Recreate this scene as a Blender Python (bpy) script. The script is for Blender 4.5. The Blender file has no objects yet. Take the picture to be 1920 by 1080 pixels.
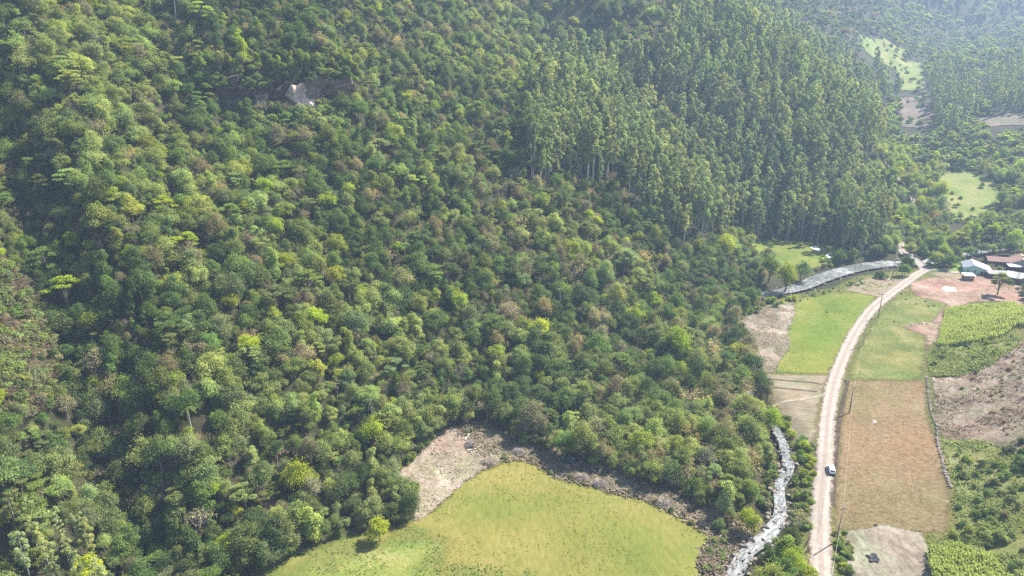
import bpy, math, random
import numpy as np
from mathutils import Vector, Matrix
R = math.radians
random.seed(7); rng = np.random.default_rng(7)
S = bpy.context.scene
COL = S.collection

# ------------------------------------------------------------------ camera
CH = 110.0; PITCH = R(20.0); FPX = 1297.0
cd = bpy.data.cameras.new('camera'); cam = bpy.data.objects.new('camera', cd); COL.objects.link(cam)
cam.location = (0, 0, CH); cam.rotation_euler = (math.pi/2-PITCH, 0, 0)
cd.sensor_width = 36; cd.lens = 36*FPX/1920; cd.clip_start = 1; cd.clip_end = 8000
S.camera = cam
# ------------------------------------------------------------------ world, sun
SUNV = Vector((0.78, 0.50, 1.02)).normalized()
sel = math.asin(SUNV.z); saz = math.atan2(SUNV.x, SUNV.y)
w = bpy.data.worlds.new('World'); S.world = w; w.use_nodes = True
nt = w.node_tree; nt.nodes.clear()
sky = nt.nodes.new('ShaderNodeTexSky'); sky.sky_type = 'NISHITA'; sky.sun_disc = False
sky.sun_elevation = sel; sky.sun_rotation = saz; sky.altitude = 300
bg = nt.nodes.new('ShaderNodeBackground'); bg.inputs[1].default_value = 0.10
ow = nt.nodes.new('ShaderNodeOutputWorld')
nt.links.new(sky.outputs[0], bg.inputs[0]); nt.links.new(bg.outputs[0], ow.inputs[0])
sd = bpy.data.lights.new('sun', 'SUN'); sd.energy = 5.0; sd.angle = R(0.53); sd.color = (1, .955, .88)
so = bpy.data.objects.new('sun', sd); COL.objects.link(so); so.location = (300, 300, 600)
so.rotation_euler = SUNV.to_track_quat('Z', 'Y').to_euler()
S.view_settings.view_transform = 'Standard'; S.view_settings.look = 'None'
S.view_settings.gamma = 1; S.view_settings.exposure = 1.55; S.view_settings.use_curve_mapping = False
S.render.engine = 'CYCLES'
S.cycles.max_bounces = 6; S.cycles.diffuse_bounces = 3; S.cycles.transmission_bounces = 4; S.cycles.transparent_max_bounces = 12
S.cycles.volume_bounces = 0; S.cycles.use_denoising = False; S.cycles.sample_clamp_indirect = 3

# ------------------------------------------------------------------ pixel <-> world
CT, ST = math.cos(PITCH), math.sin(PITCH)
def raydir(px, py):
    v = np.asarray(py, float)-540
    return np.stack([np.asarray(px, float)-960, FPX*CT-v*ST, -FPX*ST-v*CT], -1)/FPX   # scaled: parameter = depth Z
def proj(x, y, z):
    zc = np.asarray(z)-CH; Z = y*CT-zc*ST; v = -y*ST-zc*CT
    Z = np.where(Z < 1, 1, Z)
    return 960+FPX*x/Z, 540+FPX*v/Z, Z

# ------------------------------------------------------------------ value noise
def _h(ix, iy, s):
    n = (ix.astype(np.int64)*374761393+iy.astype(np.int64)*668265263+s*974634777) & 0x7fffffff
    n = ((n ^ (n >> 13))*1274126177) & 0x7fffffff
    return ((n ^ (n >> 16)) & 0xffff)/65535.0
def vnoise(x, y, s=0):
    x = np.asarray(x, float); y = np.asarray(y, float)
    ix = np.floor(x); iy = np.floor(y); fx = x-ix; fy = y-iy
    fx = fx*fx*(3-2*fx); fy = fy*fy*(3-2*fy)
    a = _h(ix, iy, s); b = _h(ix+1, iy, s); c = _h(ix, iy+1, s); d = _h(ix+1, iy+1, s)
    return (a*(1-fx)+b*fx)*(1-fy)+(c*(1-fx)+d*fx)*fy
def fbm(x, y, s=0, o=4):
    v = 0; a = .5
    for i in range(o):
        v = v+a*vnoise(x, y, s+i*17); x = x*2.03+3.1; y = y*2.03+1.7; a *= .5
    return v/(1-.5**o)
def sp(x, w): return w*np.logaddexp(0, np.asarray(x, float)/w)
def sstep(a, b, x):
    t = np.clip((x-a)/(b-a), 0, 1); return t*t*(3-2*t)

def segdist(x, y, pts):
    best = np.full(np.shape(x), 1e9)
    for (x0, y0), (x1, y1) in zip(pts[:-1], pts[1:]):
        dx, dy = x1-x0, y1-y0
        t = np.clip(((x-x0)*dx+(y-y0)*dy)/(dx*dx+dy*dy+1e-9), 0, 1)
        best = np.minimum(best, np.hypot(x-x0-t*dx, y-y0-t*dy))
    return best
def flat(px, py, z=0.0):
    d = raydir(px, py); t = (z-CH)/d[..., 2]; return (d[..., 0]*t, d[..., 1]*t)
def flatl(l, z=0.0): return [tuple(float(q) for q in flat(a, b, z)) for a, b in l]

RIVER = flatl([(1240, 1420), (1300, 1250), (1372, 1090), (1398, 1040), (1442, 1002), (1462, 965), (1462, 915), (1478, 868), (1452, 800), (1400, 730), (1325, 668), (1318, 618), (1338, 580),
               (1385, 562), (1450, 550), (1500, 538), (1545, 520), (1600, 504), (1660, 495), (1712, 494), (1752, 489), (1850, 470), (1990, 452)], -0.9)
# width in metres along the river
RW = [q*.74 for q in [3.1, 3.1, 2.9, 2.4, 2.9, 2.3, 2.1, 2.4, 1.7, 1.8, 2.0, 2.4, 3.6, 3.6, 4.5, 6.2, 7.0, 7.0, 7.0, 6.5, 5.5, 5, 5]]

CT_T = [-400, 0, 65, 146, 200, 256, 330, 395, 422, 458, 533, 600, 670, 800, 1000, 1300, 2500]
CT_C = [125, 116, 112, 106, 98, 92, 98, 104, 76, 53, 30, 55, 82, 105, 120, 100, 100]
def lin(u, v, pts):   # helper giving distance to a polyline with signed side left/right not needed
    return segdist(u, v, pts)
GULLY1 = [(-205, 245), (-150, 205), (-118, 168), (-92, 135), (-70, 112), (-62, 96)]
def height_raw(x, y):
    d0 = -.81*x+.58*y; t = .58*x+.81*y
    d = d0-np.interp(t, CT_T, CT_C)
    fl = .136*sp(t-490, 22)-.09*sp(t-1150, 60)
    slope = .70
    m = slope*sp(d-3, 5)+.10*sp(d-150, 20)-.45*sp(d-330, 50)
    on = sstep(2, 30, d)
    # undulation of the mountain side: spurs and gullies running downhill (constant t)
    tw = t+18*(vnoise(d/60, t/90, 5)-.5)
    m = m+on*(11*(fbm(tw/46, d/190, 3, 3)-.5)*np.clip(d/60, .2, 1.3)+7*(fbm(x/28, y/28, 9, 3)-.5))
    # bench above the rock cliff
    cx = -88; cy = 276
    a = (x-cx)*.80+(y-cy)*.60; b = -(x-cx)*.60+(y-cy)*.80     # a: along the face, b: into the hill
    bb = b+3.0*(vnoise(a/7., 0*a, 31)-.5)
    m = m+11*sstep(-1.2, 1.2, bb)*sstep(-33, -22, a)*(1-sstep(24, 36, a))*(1-sstep(15, 60, b))
    m = m-3*sstep(-18, -2, bb)*(1-sstep(-1.2, 1.2, bb))*sstep(-33, -22, a)*(1-sstep(24, 36, a))
    # deep gully on the left
    g = segdist(x, y, GULLY1)
    m = m-11*np.exp(-(g/8.)**2)*sstep(-4, 25, d)+5*np.exp(-((g-20)/9.)**2)*sstep(10, 40, d)
    # right hill
    xr = 113+(y-152)*.50
    e = x-xr
    r = .42*sp(e-1, 3)*(1-sstep(232, 262, y-.15*e))
    r = r+.9*(vnoise(x/14, y/14, 77)-.5)*sstep(4, 20, e)*(1-sstep(232, 262, y))
    # far hill sides
    far = 46*(fbm(x/150, y/150, 41, 3)-.5)*sstep(620, 1000, t)
    far = far+.16*sp(x-(.62*y+120), 40)*sstep(420, 800, y)
    mt = 1.25*sp(y-1230-.35*np.abs(x-700), 20)+14*(fbm(x/60, y/200, 51, 3)-.5)*sstep(1200, 1350, y)
    z = fl+m+r+far+mt
    z = 215-sp(215-z, 9)
    rd = segdist(x, y, RIVER)
    z = z-1.9*(1-sstep(3.5, 9.5, rd-np.interp(y, [90, 330, 420], [0, 0, 2.5])))*(1-sstep(0, 25, d))
    return z

def axis(lo, a, b, hi, h, g=1.09):
    mid = list(np.arange(a, b+.01, h)); up = []; s = h; v = mid[-1]
    while v < hi: s = min(s*g, 40); v += s; up.append(v)
    dn = []; s = h; v = mid[0]
    while v > lo: s = min(s*g, 40); v -= s; dn.append(v)
    return np.array(dn[::-1]+mid+up)
AX = axis(-900, -230, 330, 1900, 2.0); AY = axis(-60, 70, 560, 2300, 2.0)
GX, GY = np.meshgrid(AX, AY); GZ = height_raw(GX, GY)
def Hh(x, y):
    x = np.asarray(x, float); y = np.asarray(y, float)
    i = np.clip(np.searchsorted(AX, x)-1, 0, len(AX)-2); j = np.clip(np.searchsorted(AY, y)-1, 0, len(AY)-2)
    fx = np.clip((x-AX[i])/(AX[i+1]-AX[i]), 0, 1); fy = np.clip((y-AY[j])/(AY[j+1]-AY[j]), 0, 1)
    return (GZ[j, i]*(1-fx)+GZ[j, i+1]*fx)*(1-fy)+(GZ[j+1, i]*(1-fx)+GZ[j+1, i+1]*fx)*fy
_T = np.concatenate([np.arange(60, 700, 1.0), np.arange(700, 2600, 4.0)])
def G(px, py):
    d = raydir(px, py); P = d[None, :]*_T[:, None]
    z = P[:, 2]+CH; hh = Hh(P[:, 0], P[:, 1])
    k = np.nonzero(z < hh)[0]
    if len(k) == 0: t = 2500.
    else:
        k = k[0]; lo, hi = (_T[k-1] if k else 40.), _T[k]
        for _ in range(16):
            t = (lo+hi)/2; p = d*t
            if p[2]+CH < Hh(p[0], p[1]): hi = t
            else: lo = t
    p = d*t
    return Vector((p[0], p[1], float(Hh(p[0], p[1]))))
def Gl(l): return [tuple(G(a, b)[:2]) for a, b in l]

# ------------------------------------------------------------------ object helpers
def tag(o, label=None, cat=None, group=None, kind=None):
    if label: o['label'] = label
    if cat: o['category'] = cat
    if group: o['group'] = group
    if kind: o['kind'] = kind
    return o
def empty(name, loc, rz=0, sc=1):
    o = bpy.data.objects.new(name, None); COL.objects.link(o); o.location = loc; o.rotation_euler = (0, 0, rz); o.scale = (sc,)*3
    o.empty_display_size = .5
    return o
def mesh_np(name, V, Fq=None, Ft=None, mats=(), fm=None, fattr=None, vattr=None, smooth=False):
    me = bpy.data.meshes.new(name)
    V = np.asarray(V, np.float32); loops = []; tot = []
    if Fq is not None and len(Fq): Fq = np.asarray(Fq, np.int32); loops.append(Fq.ravel()); tot.append(np.full(len(Fq), 4, np.int32))
    if Ft is not None and len(Ft): Ft = np.asarray(Ft, np.int32); loops.append(Ft.ravel()); tot.append(np.full(len(Ft), 3, np.int32))
    L = np.concatenate(loops); T = np.concatenate(tot)
    me.vertices.add(len(V)); me.vertices.foreach_set('co', V.ravel())
    me.loops.add(len(L)); me.loops.foreach_set('vertex_index', L)
    me.polygons.add(len(T)); st = np.concatenate([[0], np.cumsum(T)[:-1]]).astype(np.int32)
    me.polygons.foreach_set('loop_start', st)
    me.polygons.foreach_set('use_smooth', np.full(len(T), bool(smooth)))
    for m in mats: me.materials.append(m)
    if fm is not None: me.polygons.foreach_set('material_index', np.asarray(fm, np.int32))
    me.update(calc_edges=True)
    for k, v in (fattr or {}).items():
        a = me.attributes.new(k, 'FLOAT', 'FACE'); a.data.foreach_set('value', np.asarray(v, np.float32))
    for k, v in (vattr or {}).items():
        a = me.attributes.new(k, 'FLOAT', 'POINT'); a.data.foreach_set('value', np.asarray(v, np.float32))
    return me
def link(name, me, parent=None):
    o = bpy.data.objects.new(name, me); COL.objects.link(o)
    if parent: o.parent = parent
    return o

class MB:
    """collects solids into one mesh"""
    def __init__(s): s.v = []; s.f = []; s.m = []
    def box(s, c, d, rz=0, m=0, M=None):
        x, y, z = [q/2 for q in d]; b = len(s.v)
        T = M or (Matrix.Translation(c) @ Matrix.Rotation(rz, 4, 'Z'))
        for p in [(-x,-y,-z),(x,-y,-z),(x,y,-z),(-x,y,-z),(-x,-y,z),(x,-y,z),(x,y,z),(-x,y,z)]: s.v.append(T @ Vector(p))
        for q in [(0,3,2,1),(4,5,6,7),(0,1,5,4),(1,2,6,5),(2,3,7,6),(3,0,4,7)]: s.f.append(tuple(b+i for i in q)); s.m.append(m)
        return s
    def tube(s, pts, rad, n=6, m=0, cap=True):
        b = len(s.v); pts = [Vector(p) for p in pts]
        for i, p in enumerate(pts):
            a = (pts[min(i+1, len(pts)-1)]-pts[max(i-1, 0)]).normalized()
            u = a.cross(Vector((.31, .9, .2))).normalized(); v = a.cross(u)
            r = rad[i] if hasattr(rad, '__len__') else rad
            for k in range(n):
                t = 2*math.pi*k/n; s.v.append(p+u*math.cos(t)*r+v*math.sin(t)*r)
        for i in range(len(pts)-1):
            for k in range(n):
                s.f.append((b+i*n+k, b+i*n+(k+1) % n, b+(i+1)*n+(k+1) % n, b+(i+1)*n+k)); s.m.append(m)
        if cap:
            s.f.append(tuple(b+k for k in range(n))[::-1]); s.m.append(m)
            s.f.append(tuple(b+(len(pts)-1)*n+k for k in range(n))); s.m.append(m)
        return s
    def poly(s, pts, faces, m=0):
        b = len(s.v); s.v += [Vector(p) for p in pts]
        for f in faces: s.f.append(tuple(b+i for i in f)); s.m.append(m)
        return s
    def mesh(s, name, mats, smooth=False):
        me = bpy.data.meshes.new(name); me.from_pydata([tuple(p) for p in s.v], [], s.f)
        for q in mats: me.materials.append(q)
        me.polygons.foreach_set('material_index', s.m)
        if smooth: me.polygons.foreach_set('use_smooth', [True]*len(s.f))
        me.update(); return me
    def build(s, name, mats, parent=None, smooth=False):
        if not isinstance(mats, (list, tuple)): mats = [mats]
        return link(name, s.mesh(name, mats, smooth), parent)

# ------------------------------------------------------------------ materials
def newmat(name):
    m = bpy.data.materials.new(name); m.use_nodes = True; t = m.node_tree; t.nodes.clear()
    o = t.nodes.new('ShaderNodeOutputMaterial'); return m, t, o
def N(t, typ, **k):
    n = t.nodes.new(typ)
    for a, b in k.items(): setattr(n, a, b)
    return n
def ramp(t, fac, stops):
    r = N(t, 'ShaderNodeValToRGB'); e = r.color_ramp.elements
    while len(e) > 1: e.remove(e[-1])
    e[0].position = stops[0][0]; e[0].color = (*stops[0][1], 1)
    for p, c in stops[1:]:
        q = e.new(p); q.color = (*c, 1)
    t.links.new(fac, r.inputs[0]); return r.outputs[0]
def noise(t, scale, detail=5, rough=.6, vec=None, dist=0):
    n = N(t, 'ShaderNodeTexNoise'); n.inputs['Scale'].default_value = scale; n.inputs['Detail'].default_value = detail
    n.inputs['Roughness'].default_value = rough; n.inputs['Distortion'].default_value = dist
    if vec is not None: t.links.new(vec, n.inputs['Vector'])
    return n.outputs['Fac']
def pos(t, sc=(1, 1, 1), rz=0):
    g = N(t, 'ShaderNodeNewGeometry'); mp = N(t, 'ShaderNodeMapping'); mp.inputs['Scale'].default_value = sc
    mp.inputs['Rotation'].default_value = (0, 0, rz)
    t.links.new(g.outputs['Position'], mp.inputs['Vector']); return mp.outputs[0]
def math_(t, op, a, b=None, clamp=False):
    n = N(t, 'ShaderNodeMath', operation=op, use_clamp=clamp)
    for i, q in enumerate((a, b)):
        if q is None: continue
        if isinstance(q, (int, float)): n.inputs[i].default_value = q
        else: t.links.new(q, n.inputs[i])
    return n.outputs[0]
def mixc(t, fac, a, b, blend='MIX'):
    n = N(t, 'ShaderNodeMix', data_type='RGBA', blend_type=blend)
    for i, q in ((0, fac), (6, a), (7, b)):
        if isinstance(q, (int, float)): n.inputs[i].default_value = q
        elif isinstance(q, tuple): n.inputs[i].default_value = (*q, 1)
        else: t.links.new(q, n.inputs[i])
    return n.outputs[2]
def bsdf(t, col, rough=.9, spec=.2, bump=None, bs=.5, bd=.1):
    p = N(t, 'ShaderNodeBsdfPrincipled'); p.inputs['Roughness'].default_value = rough
    p.inputs['Specular IOR Level'].default_value = spec
    if isinstance(col, tuple): p.inputs['Base Color'].default_value = (*col, 1)
    else: t.links.new(col, p.inputs['Base Color'])
    if bump is not None:
        b = N(t, 'ShaderNodeBump'); b.inputs['Strength'].default_value = bs; b.inputs['Distance'].default_value = bd
        t.links.new(bump, b.inputs['Height']); t.links.new(b.outputs[0], p.inputs['Normal'])
    return p
def simple(name, col, rough=.7, spec=.3, var=.15, sc=3.0, metallic=0):
    m, t, o = newmat(name); f = noise(t, sc, 6, .65, pos(t))
    c = ramp(t, f, [(.3, tuple(q*(1-var) for q in col)), (.7, tuple(min(1, q*(1+var)) for q in col))])
    p = bsdf(t, c, rough, spec, f, .25, .03); p.inputs['Metallic'].default_value = metallic
    t.links.new(p.outputs[0], o.inputs[0]); return m
def ground(name, cols, patch=.06, fine=1.3, stretch=(1, 1, 1), rz=0, bs=.8, bd=.25, edge=None, specks=None, amp=.55):
    cols = [tuple(q*.60 for q in c) for c in cols]
    """cols: dark..light ramp; big patches and fine grain; optional ragged edge through the 'edge' attribute"""
    m, t, o = newmat(name)
    a = noise(t, patch, 6, .6, pos(t)); b = noise(t, fine, 8, .75, pos(t, stretch, rz), .4)
    f = math_(t, 'ADD', math_(t, 'MULTIPLY', a, 1-amp), math_(t, 'MULTIPLY', b, amp))
    n = len(cols); c = ramp(t, f, [(.37+.26*i/(n-1), cols[i]) for i in range(n)])
    hv = ramp(t, noise(t, patch*.55, 5, .65, pos(t), .6), [(.36, (.84, .98, .80)), (.5, (1, 1, 1)), (.64, (1.15, 1.04, 1.02))]); c = mixc(t, 1.0, c, hv, 'MULTIPLY')
    if specks:
        s = noise(t, specks[1], 3, .5, pos(t)); k = ramp(t, s, [(specks[2], (0, 0, 0)), (specks[2]+.05, (1, 1, 1))])
        c = mixc(t, k, c, specks[0])
    p = bsdf(t, c, .95, .1, b, bs, bd)
    if edge:
        at = N(t, 'ShaderNodeAttribute', attribute_name='edge')
        nz = noise(t, edge[0], 6, .7, pos(t))
        e = math_(t, 'ADD', at.outputs['Fac'], math_(t, 'MULTIPLY', math_(t, 'SUBTRACT', nz, .5), edge[1]))
        k = math_(t, 'MULTIPLY', e, edge[2] if len(edge) > 2 else 2.0, True)
        tr = N(t, 'ShaderNodeBsdfTransparent'); mx = N(t, 'ShaderNodeMixShader')
        t.links.new(k, mx.inputs[0]); t.links.new(tr.outputs[0], mx.inputs[1]); t.links.new(p.outputs[0], mx.inputs[2])
        t.links.new(mx.outputs[0], o.inputs[0])
    else: t.links.new(p.outputs[0], o.inputs[0])
    return m
def leafmat(name, trans=.45, spread=.45):
    m, t, o = newmat(name)
    ti = N(t, 'ShaderNodeAttribute', attribute_name='tint', attribute_type='INSTANCER')
    va = N(t, 'ShaderNodeAttribute', attribute_name='var')
    dark = mixc(t, 1.0, ti.outputs['Color'], (.50, .60, .62), 'MULTIPLY')
    lite = mixc(t, 1.0, ti.outputs['Color'], (1.85, 1.65, 1.25), 'MULTIPLY')
    c = mixc(t, va.outputs['Fac'], dark, lite)
    d = bsdf(t, c, .62, .25)
    tr = N(t, 'ShaderNodeBsdfTranslucent'); c2 = mixc(t, 1.0, c, (1.25, 1.35, .55), 'MULTIPLY'); t.links.new(c2, tr.inputs[0])
    mx = N(t, 'ShaderNodeMixShader'); mx.inputs[0].default_value = trans
    t.links.new(d.outputs[0], mx.inputs[1]); t.links.new(tr.outputs[0], mx.inputs[2]); t.links.new(mx.outputs[0], o.inputs[0])
    return m
LEAF = leafmat('leaf')
BARK = simple('bark', (.16, .13, .10), .9, .1, .35, 2)
PALEBARK = simple('pale_bark', (.42, .38, .32), .85, .1, .3, 1.5)
TWIG = simple('twig_bark', (.30, .26, .22), .9, .1, .25, 1)

# ------------------------------------------------------------------ tree shapes
def leaves(P, Nn, size, rr, asp=1.5):
    """quads at P, facing roughly Nn"""
    n = len(P)
    Nn = Nn+rr.normal(0, .7, (n, 3)); Nn /= np.linalg.norm(Nn, axis=1, keepdims=True)+1e-9
    A = np.cross(Nn, rr.normal(0, 1, (n, 3))); A /= np.linalg.norm(A, axis=1, keepdims=True)+1e-9
    B = np.cross(Nn, A); s = (size*rr.uniform(.6, 1.4, n))[:, None]
    V = np.stack([P-A*s*asp/2, P-B*s/2*.8+A*s*.1, P+A*s*asp/2, P+B*s/2*.8+A*s*.1], 1).reshape(-1, 3)
    return V
def blob_points(n, cs, rs, rr, squash=.75, shell=.35, low=-.45):
    """points on the shells of several lobes, culled inside other lobes"""
    out = []; nor = []
    w = np.array([r*r for r in rs]); w = w/w.sum(); k = rr.choice(len(cs), n*2, p=w)
    D = rr.normal(0, 1, (n*2, 3)); D /= np.linalg.norm(D, axis=1, keepdims=True)
    D[:, 2] = np.where(D[:, 2] < low, -D[:, 2], D[:, 2])
    rad = np.array(rs)[k]*(1-shell*rr.random(n*2)**2)*(1+.16*rr.normal(0, 1, n*2))
    P = np.array(cs)[k]+D*rad[:, None]*np.array([1, 1, squash])
    keep = np.ones(len(P), bool)
    for c, r in zip(cs, rs):
        q = (P-np.array(c))/np.array([1, 1, squash]); keep &= np.linalg.norm(q, axis=1) > r*.60
    P, D = P[keep][:n], D[keep][:n]
    return P, D
def pack(me_name, LV, mb, leafm=LEAF, bark=BARK, rr=None):
    """return crown mesh, trunk mesh, joined mesh"""
    nq = len(LV)//4; F = np.arange(nq*4).reshape(-1, 4)
    # low-frequency clump variation plus per-leaf variation
    c = LV.reshape(-1, 4, 3).mean(1)
    v = np.clip(.5*fbm(c[:, 0]*.8+c[:, 2]*.5, c[:, 1]*.8+c[:, 2]*.3, 5, 2)+.5*rr.random(nq), 0, 1)
    crown = mesh_np(me_name+'_crown', LV, F, mats=[leafm], fattr={'var': v})
    trunk = mb.mesh(me_name+'_trunk', [bark])
    tv = np.array([tuple(p) for p in mb.v]); quads = [f for f in mb.f if len(f) == 4]
    allv = np.concatenate([LV, tv]); allf = np.concatenate([F, np.array(quads)+len(LV)])
    j = mesh_np(me_name, allv, allf, mats=[leafm, bark], fm=[0]*nq+[1]*len(quads), fattr={'var': np.concatenate([v, np.zeros(len(quads))])})
    return crown, trunk, j
def limbs(mb, h, r0, targets, rr, n=5, lean=.4, z0=.3):
    top = Vector((rr.uniform(-lean, lean), rr.uniform(-lean, lean), h*.72))
    mid = top*.5+Vector((rr.uniform(-.3, .3), rr.uniform(-.3, .3), 0))
    mb.tube([(0, 0, -1.2), (0, 0, .2), mid, top], [r0*1.3, r0, r0*.75, r0*.35], n)
    for c in targets:
        f = rr.uniform(z0, .8); p0 = Vector((0, 0, 0)).lerp(top, f); c = Vector(c); q = p0.lerp(c, .5); q.z -= .1*h*rr.uniform(0, 1)
        mb.tube([p0, q, c], [r0*.45, r0*.3, r0*.1], 4, cap=False)
def broadleaf(seed, h=9, w=3.4, lobes=11, n=3200, size=.30, flat_=.62, squash=.75, ragged=.0):
    rr = np.random.default_rng(seed); cs = []; rs = []
    for i in range(lobes):
        a = rr.uniform(0, 2*math.pi); q = rr.random()**.6; zz = rr.uniform(0, 1)
        rad = w*q*math.sqrt(max(.1, 1-(zz-.25)**2*1.1))*.8
        cs.append((rad*math.cos(a)*1.1, rad*math.sin(a)*1.1, h*(.36+.58*zz*(1-.45*q*q)))); rs.append(w*rr.uniform(.16, .36))
    cs.append((0, 0, h*.56)); rs.append(w*.42)
    P, D = blob_points(n, cs, rs, rr, squash)
    if ragged:
        P = P+D*rr.exponential(ragged, (len(P), 1))
    mb = MB(); limbs(mb, h, .028*h, cs[:5], rr)
    return leaves(P, D*.8+np.array([0, 0, .55]), size, rr), mb, rr
def layered(seed, h=10, w=4.2, n=3000, size=.28):
    """umbrella tree: flat sprays held on spreading limbs"""
    rr = np.random.default_rng(seed); cs = []; Ps = []
    for i in range(16):
        a = rr.uniform(0, 2*math.pi); q = math.sqrt(rr.random()); r = w*.95*q; z = h*(.93-.30*q*q)-rr.uniform(0, .22)*h*(rr.random() < .6)
        cs.append((r*math.cos(a), r*math.sin(a), z)); k = n//16; rad = w*rr.uniform(.22, .38)
        D = rr.normal(0, 1, (k, 3)); D /= np.linalg.norm(D, axis=1, keepdims=True)
        Ps.append(np.array(cs[-1])+D*np.array([rad, rad, rad*.30])*(rr.random((k, 1))**.4))
    P = np.concatenate(Ps); mb = MB(); limbs(mb, h, .026*h, cs[:9], rr, z0=.35)
    return leaves(P, np.tile([0, 0, 1.1], (len(P), 1)), size, rr, 1.8), mb, rr
def columnar(seed, h=10, w=2.3, n=2800, size=.30):
    """vine-draped column"""
    rr = np.random.default_rng(seed); cs = []; rs = []
    for i in range(10):
        z = i/9; cs.append((rr.normal(0, .25)*w, rr.normal(0, .25)*w, h*(.14+.76*z))); rs.append(w*(.62-.30*z+.18*rr.random()))
    P, D = blob_points(n, cs, rs, rr, 1.0, low=-.2); mb = MB(); limbs(mb, h, .024*h, cs[3:6], rr, lean=.2)
    return leaves(P, D+np.array([0, 0, .1]), size, rr), mb, rr
def eucalypt(seed, h=32, w=3.0, n=3000, size=.42, bare=.42):
    rr = np.random.default_rng(seed); cs = []; rs = []; m = 20
    lx, ly = rr.uniform(-.7, .7, 2)
    for i in range(m):
        z = (i+.5)/m; a = rr.uniform(0, 2*math.pi); rad = w*math.sqrt(max(.05, 1-(1.9*z-.95)**2))*rr.uniform(.3, 1.0)
        cs.append((lx*z+rad*math.cos(a), ly*z+rad*math.sin(a), h*(bare+(.97-bare)*z))); rs.append(w*.30*rr.uniform(.75, 1.35))
    P, D = blob_points(n, cs, rs, rr, 1.15); mb = MB()
    mb.tube([(0, 0, -1.5), (0, 0, h*.3), (lx*.5, ly*.5, h*.65), (lx, ly, h*.96)], [h*.0095, h*.008, h*.005, h*.001], 5)
    for c in cs[::2]:
        c = Vector(c); mb.tube([(lx*.5, ly*.5, c.z-h*.07), c], [h*.003, h*.001], 3, cap=False)
    V = leaves(P, D+np.array([0, 0, .2]), size, rr, 1.9)
    return V, mb, rr
def baretree(seed, h=9, w=3.2, leafy=900, depth=5):
    rr = np.random.default_rng(seed); mb = MB(); tips = []
    def grow(p, d, L, r, k):
        q = p+d*L; mid = p+d*L*.5+Vector(rr.normal(0, .06, 3))*L
        mb.tube([p, mid, q], [r, r*.8, r*.6], 4 if k > 3 else 3, cap=False)
        if k == 0: tips.append(q); return
        for _ in range(2 if k > 4 else 3):
            e = (d*.75+Vector(rr.normal(0, .55, 3))+Vector((0, 0, .12))).normalized(); grow(q, e, L*rr.uniform(.62, .86), r*.58, k-1)
    grow(Vector((0, 0, -.8)), Vector((rr.uniform(-.1, .1), rr.uniform(-.1, .1), 1)).normalized(), h*.30, h*.016, depth)
    T = np.array([tuple(t) for t in tips]); T = T[rr.integers(0, len(T), max(leafy, 8))]+rr.normal(0, .35, (max(leafy, 8), 3))
    return leaves(T, rr.normal(0, 1, (len(T), 3)), .20, rr, 2.5), mb, rr
def palm(seed, h=9):
    rr = np.random.default_rng(seed); mb = MB(); mb.tube([(0, 0, -1), (.1, 0, h*.5), (.15, .1, h)], [.2, .14, .12], 6)
    Vs = []
    for i in range(15):
        a = 2*math.pi*i/15+rr.uniform(-.2, .2); up = rr.uniform(.2, 1.1); L = 2.9; d = np.array([math.cos(a), math.sin(a)])
        for j in range(9):
            s = (j+.5)/9; p = np.array([*(d*L*s*.9), h+up*L*s*.9-1.9*s*s*L*.5])
            s2 = np.array([-d[1], d[0], 0])*(.55*(1-s*.6)); f = np.array([d[0]*.17, d[1]*.17, 0]); dr = np.array([0, 0, -.22])
            Vs += [p-f, p+s2+dr, p+f+s2*.9+dr, p+f, p-f, p+f, p+f-s2*.9+dr, p-s2+dr]
    return np.array(Vs), mb, rr
def shrub(seed, h=2.0, w=1.3, n=700, size=.20):
    rr = np.random.default_rng(seed); cs = []; rs = []
    for i in range(6):
        a = rr.uniform(0, 6.28); q = rr.random()*w*.6; cs.append((q*math.cos(a), q*math.sin(a), h*rr.uniform(.25, .7))); rs.append(w*rr.uniform(.35, .6))
    P, D = blob_points(n, cs, rs, rr, .8); mb = MB()
    for c in cs[:3]: mb.tube([(0, 0, -.3), Vector(c)], [.05, .02], 3, cap=False)
    return leaves(P, D*.7+np.array([0, 0, .4]), size, rr), mb, rr
PR = {}     # kind -> list of (crown, trunk, joined, height, width)
def reg(kind, vals, h, w, bark=BARK, leafm=LEAF):
    V, mb, rr = vals; c, t, j = pack(kind, V, mb, leafm, bark, rr)
    PR.setdefault(kind, []).append((c, t, j, h, w))
for i in range(4): reg('round', broadleaf(10+i, 8.5+i*.4, 3.2+.15*i, 22+2*i, 4600, .26, ragged=.22), 9, 3.5)
for i in range(3): reg('ragged', broadleaf(30+i, 9.5, 3.0, 24, 4400, .24, ragged=.45), 9.5, 3.4)
for i in range(3): reg('layered', layered(50+i), 10, 4.2)
for i in range(3): reg('column', columnar(70+i), 10, 2.3)
for i in range(4): reg('euc', eucalypt(90+i, 28+2*i, 3.0+.25*i, 3800, .36, [.26, .38, .32, .42][i]), 30, 2.9, PALEBARK)
for i in range(3): reg('bare', baretree(110+i, 9, 3.2, 500 if i else 150), 9, 3, TWIG)
for i in range(2): reg('palm', palm(130+i, 9), 9, 2.5, PALEBARK)
for i in range(3): reg('shrub', shrub(150+i), 2, 1.3)
for i in range(2): reg('farround', broadleaf(170+i, 9, 3.6, 9, 700, .75), 9, 3.6)
for i in range(2): reg('fareuc', eucalypt(180+i, 30, 3.1, 800, .8), 30, 3, PALEBARK)

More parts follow.
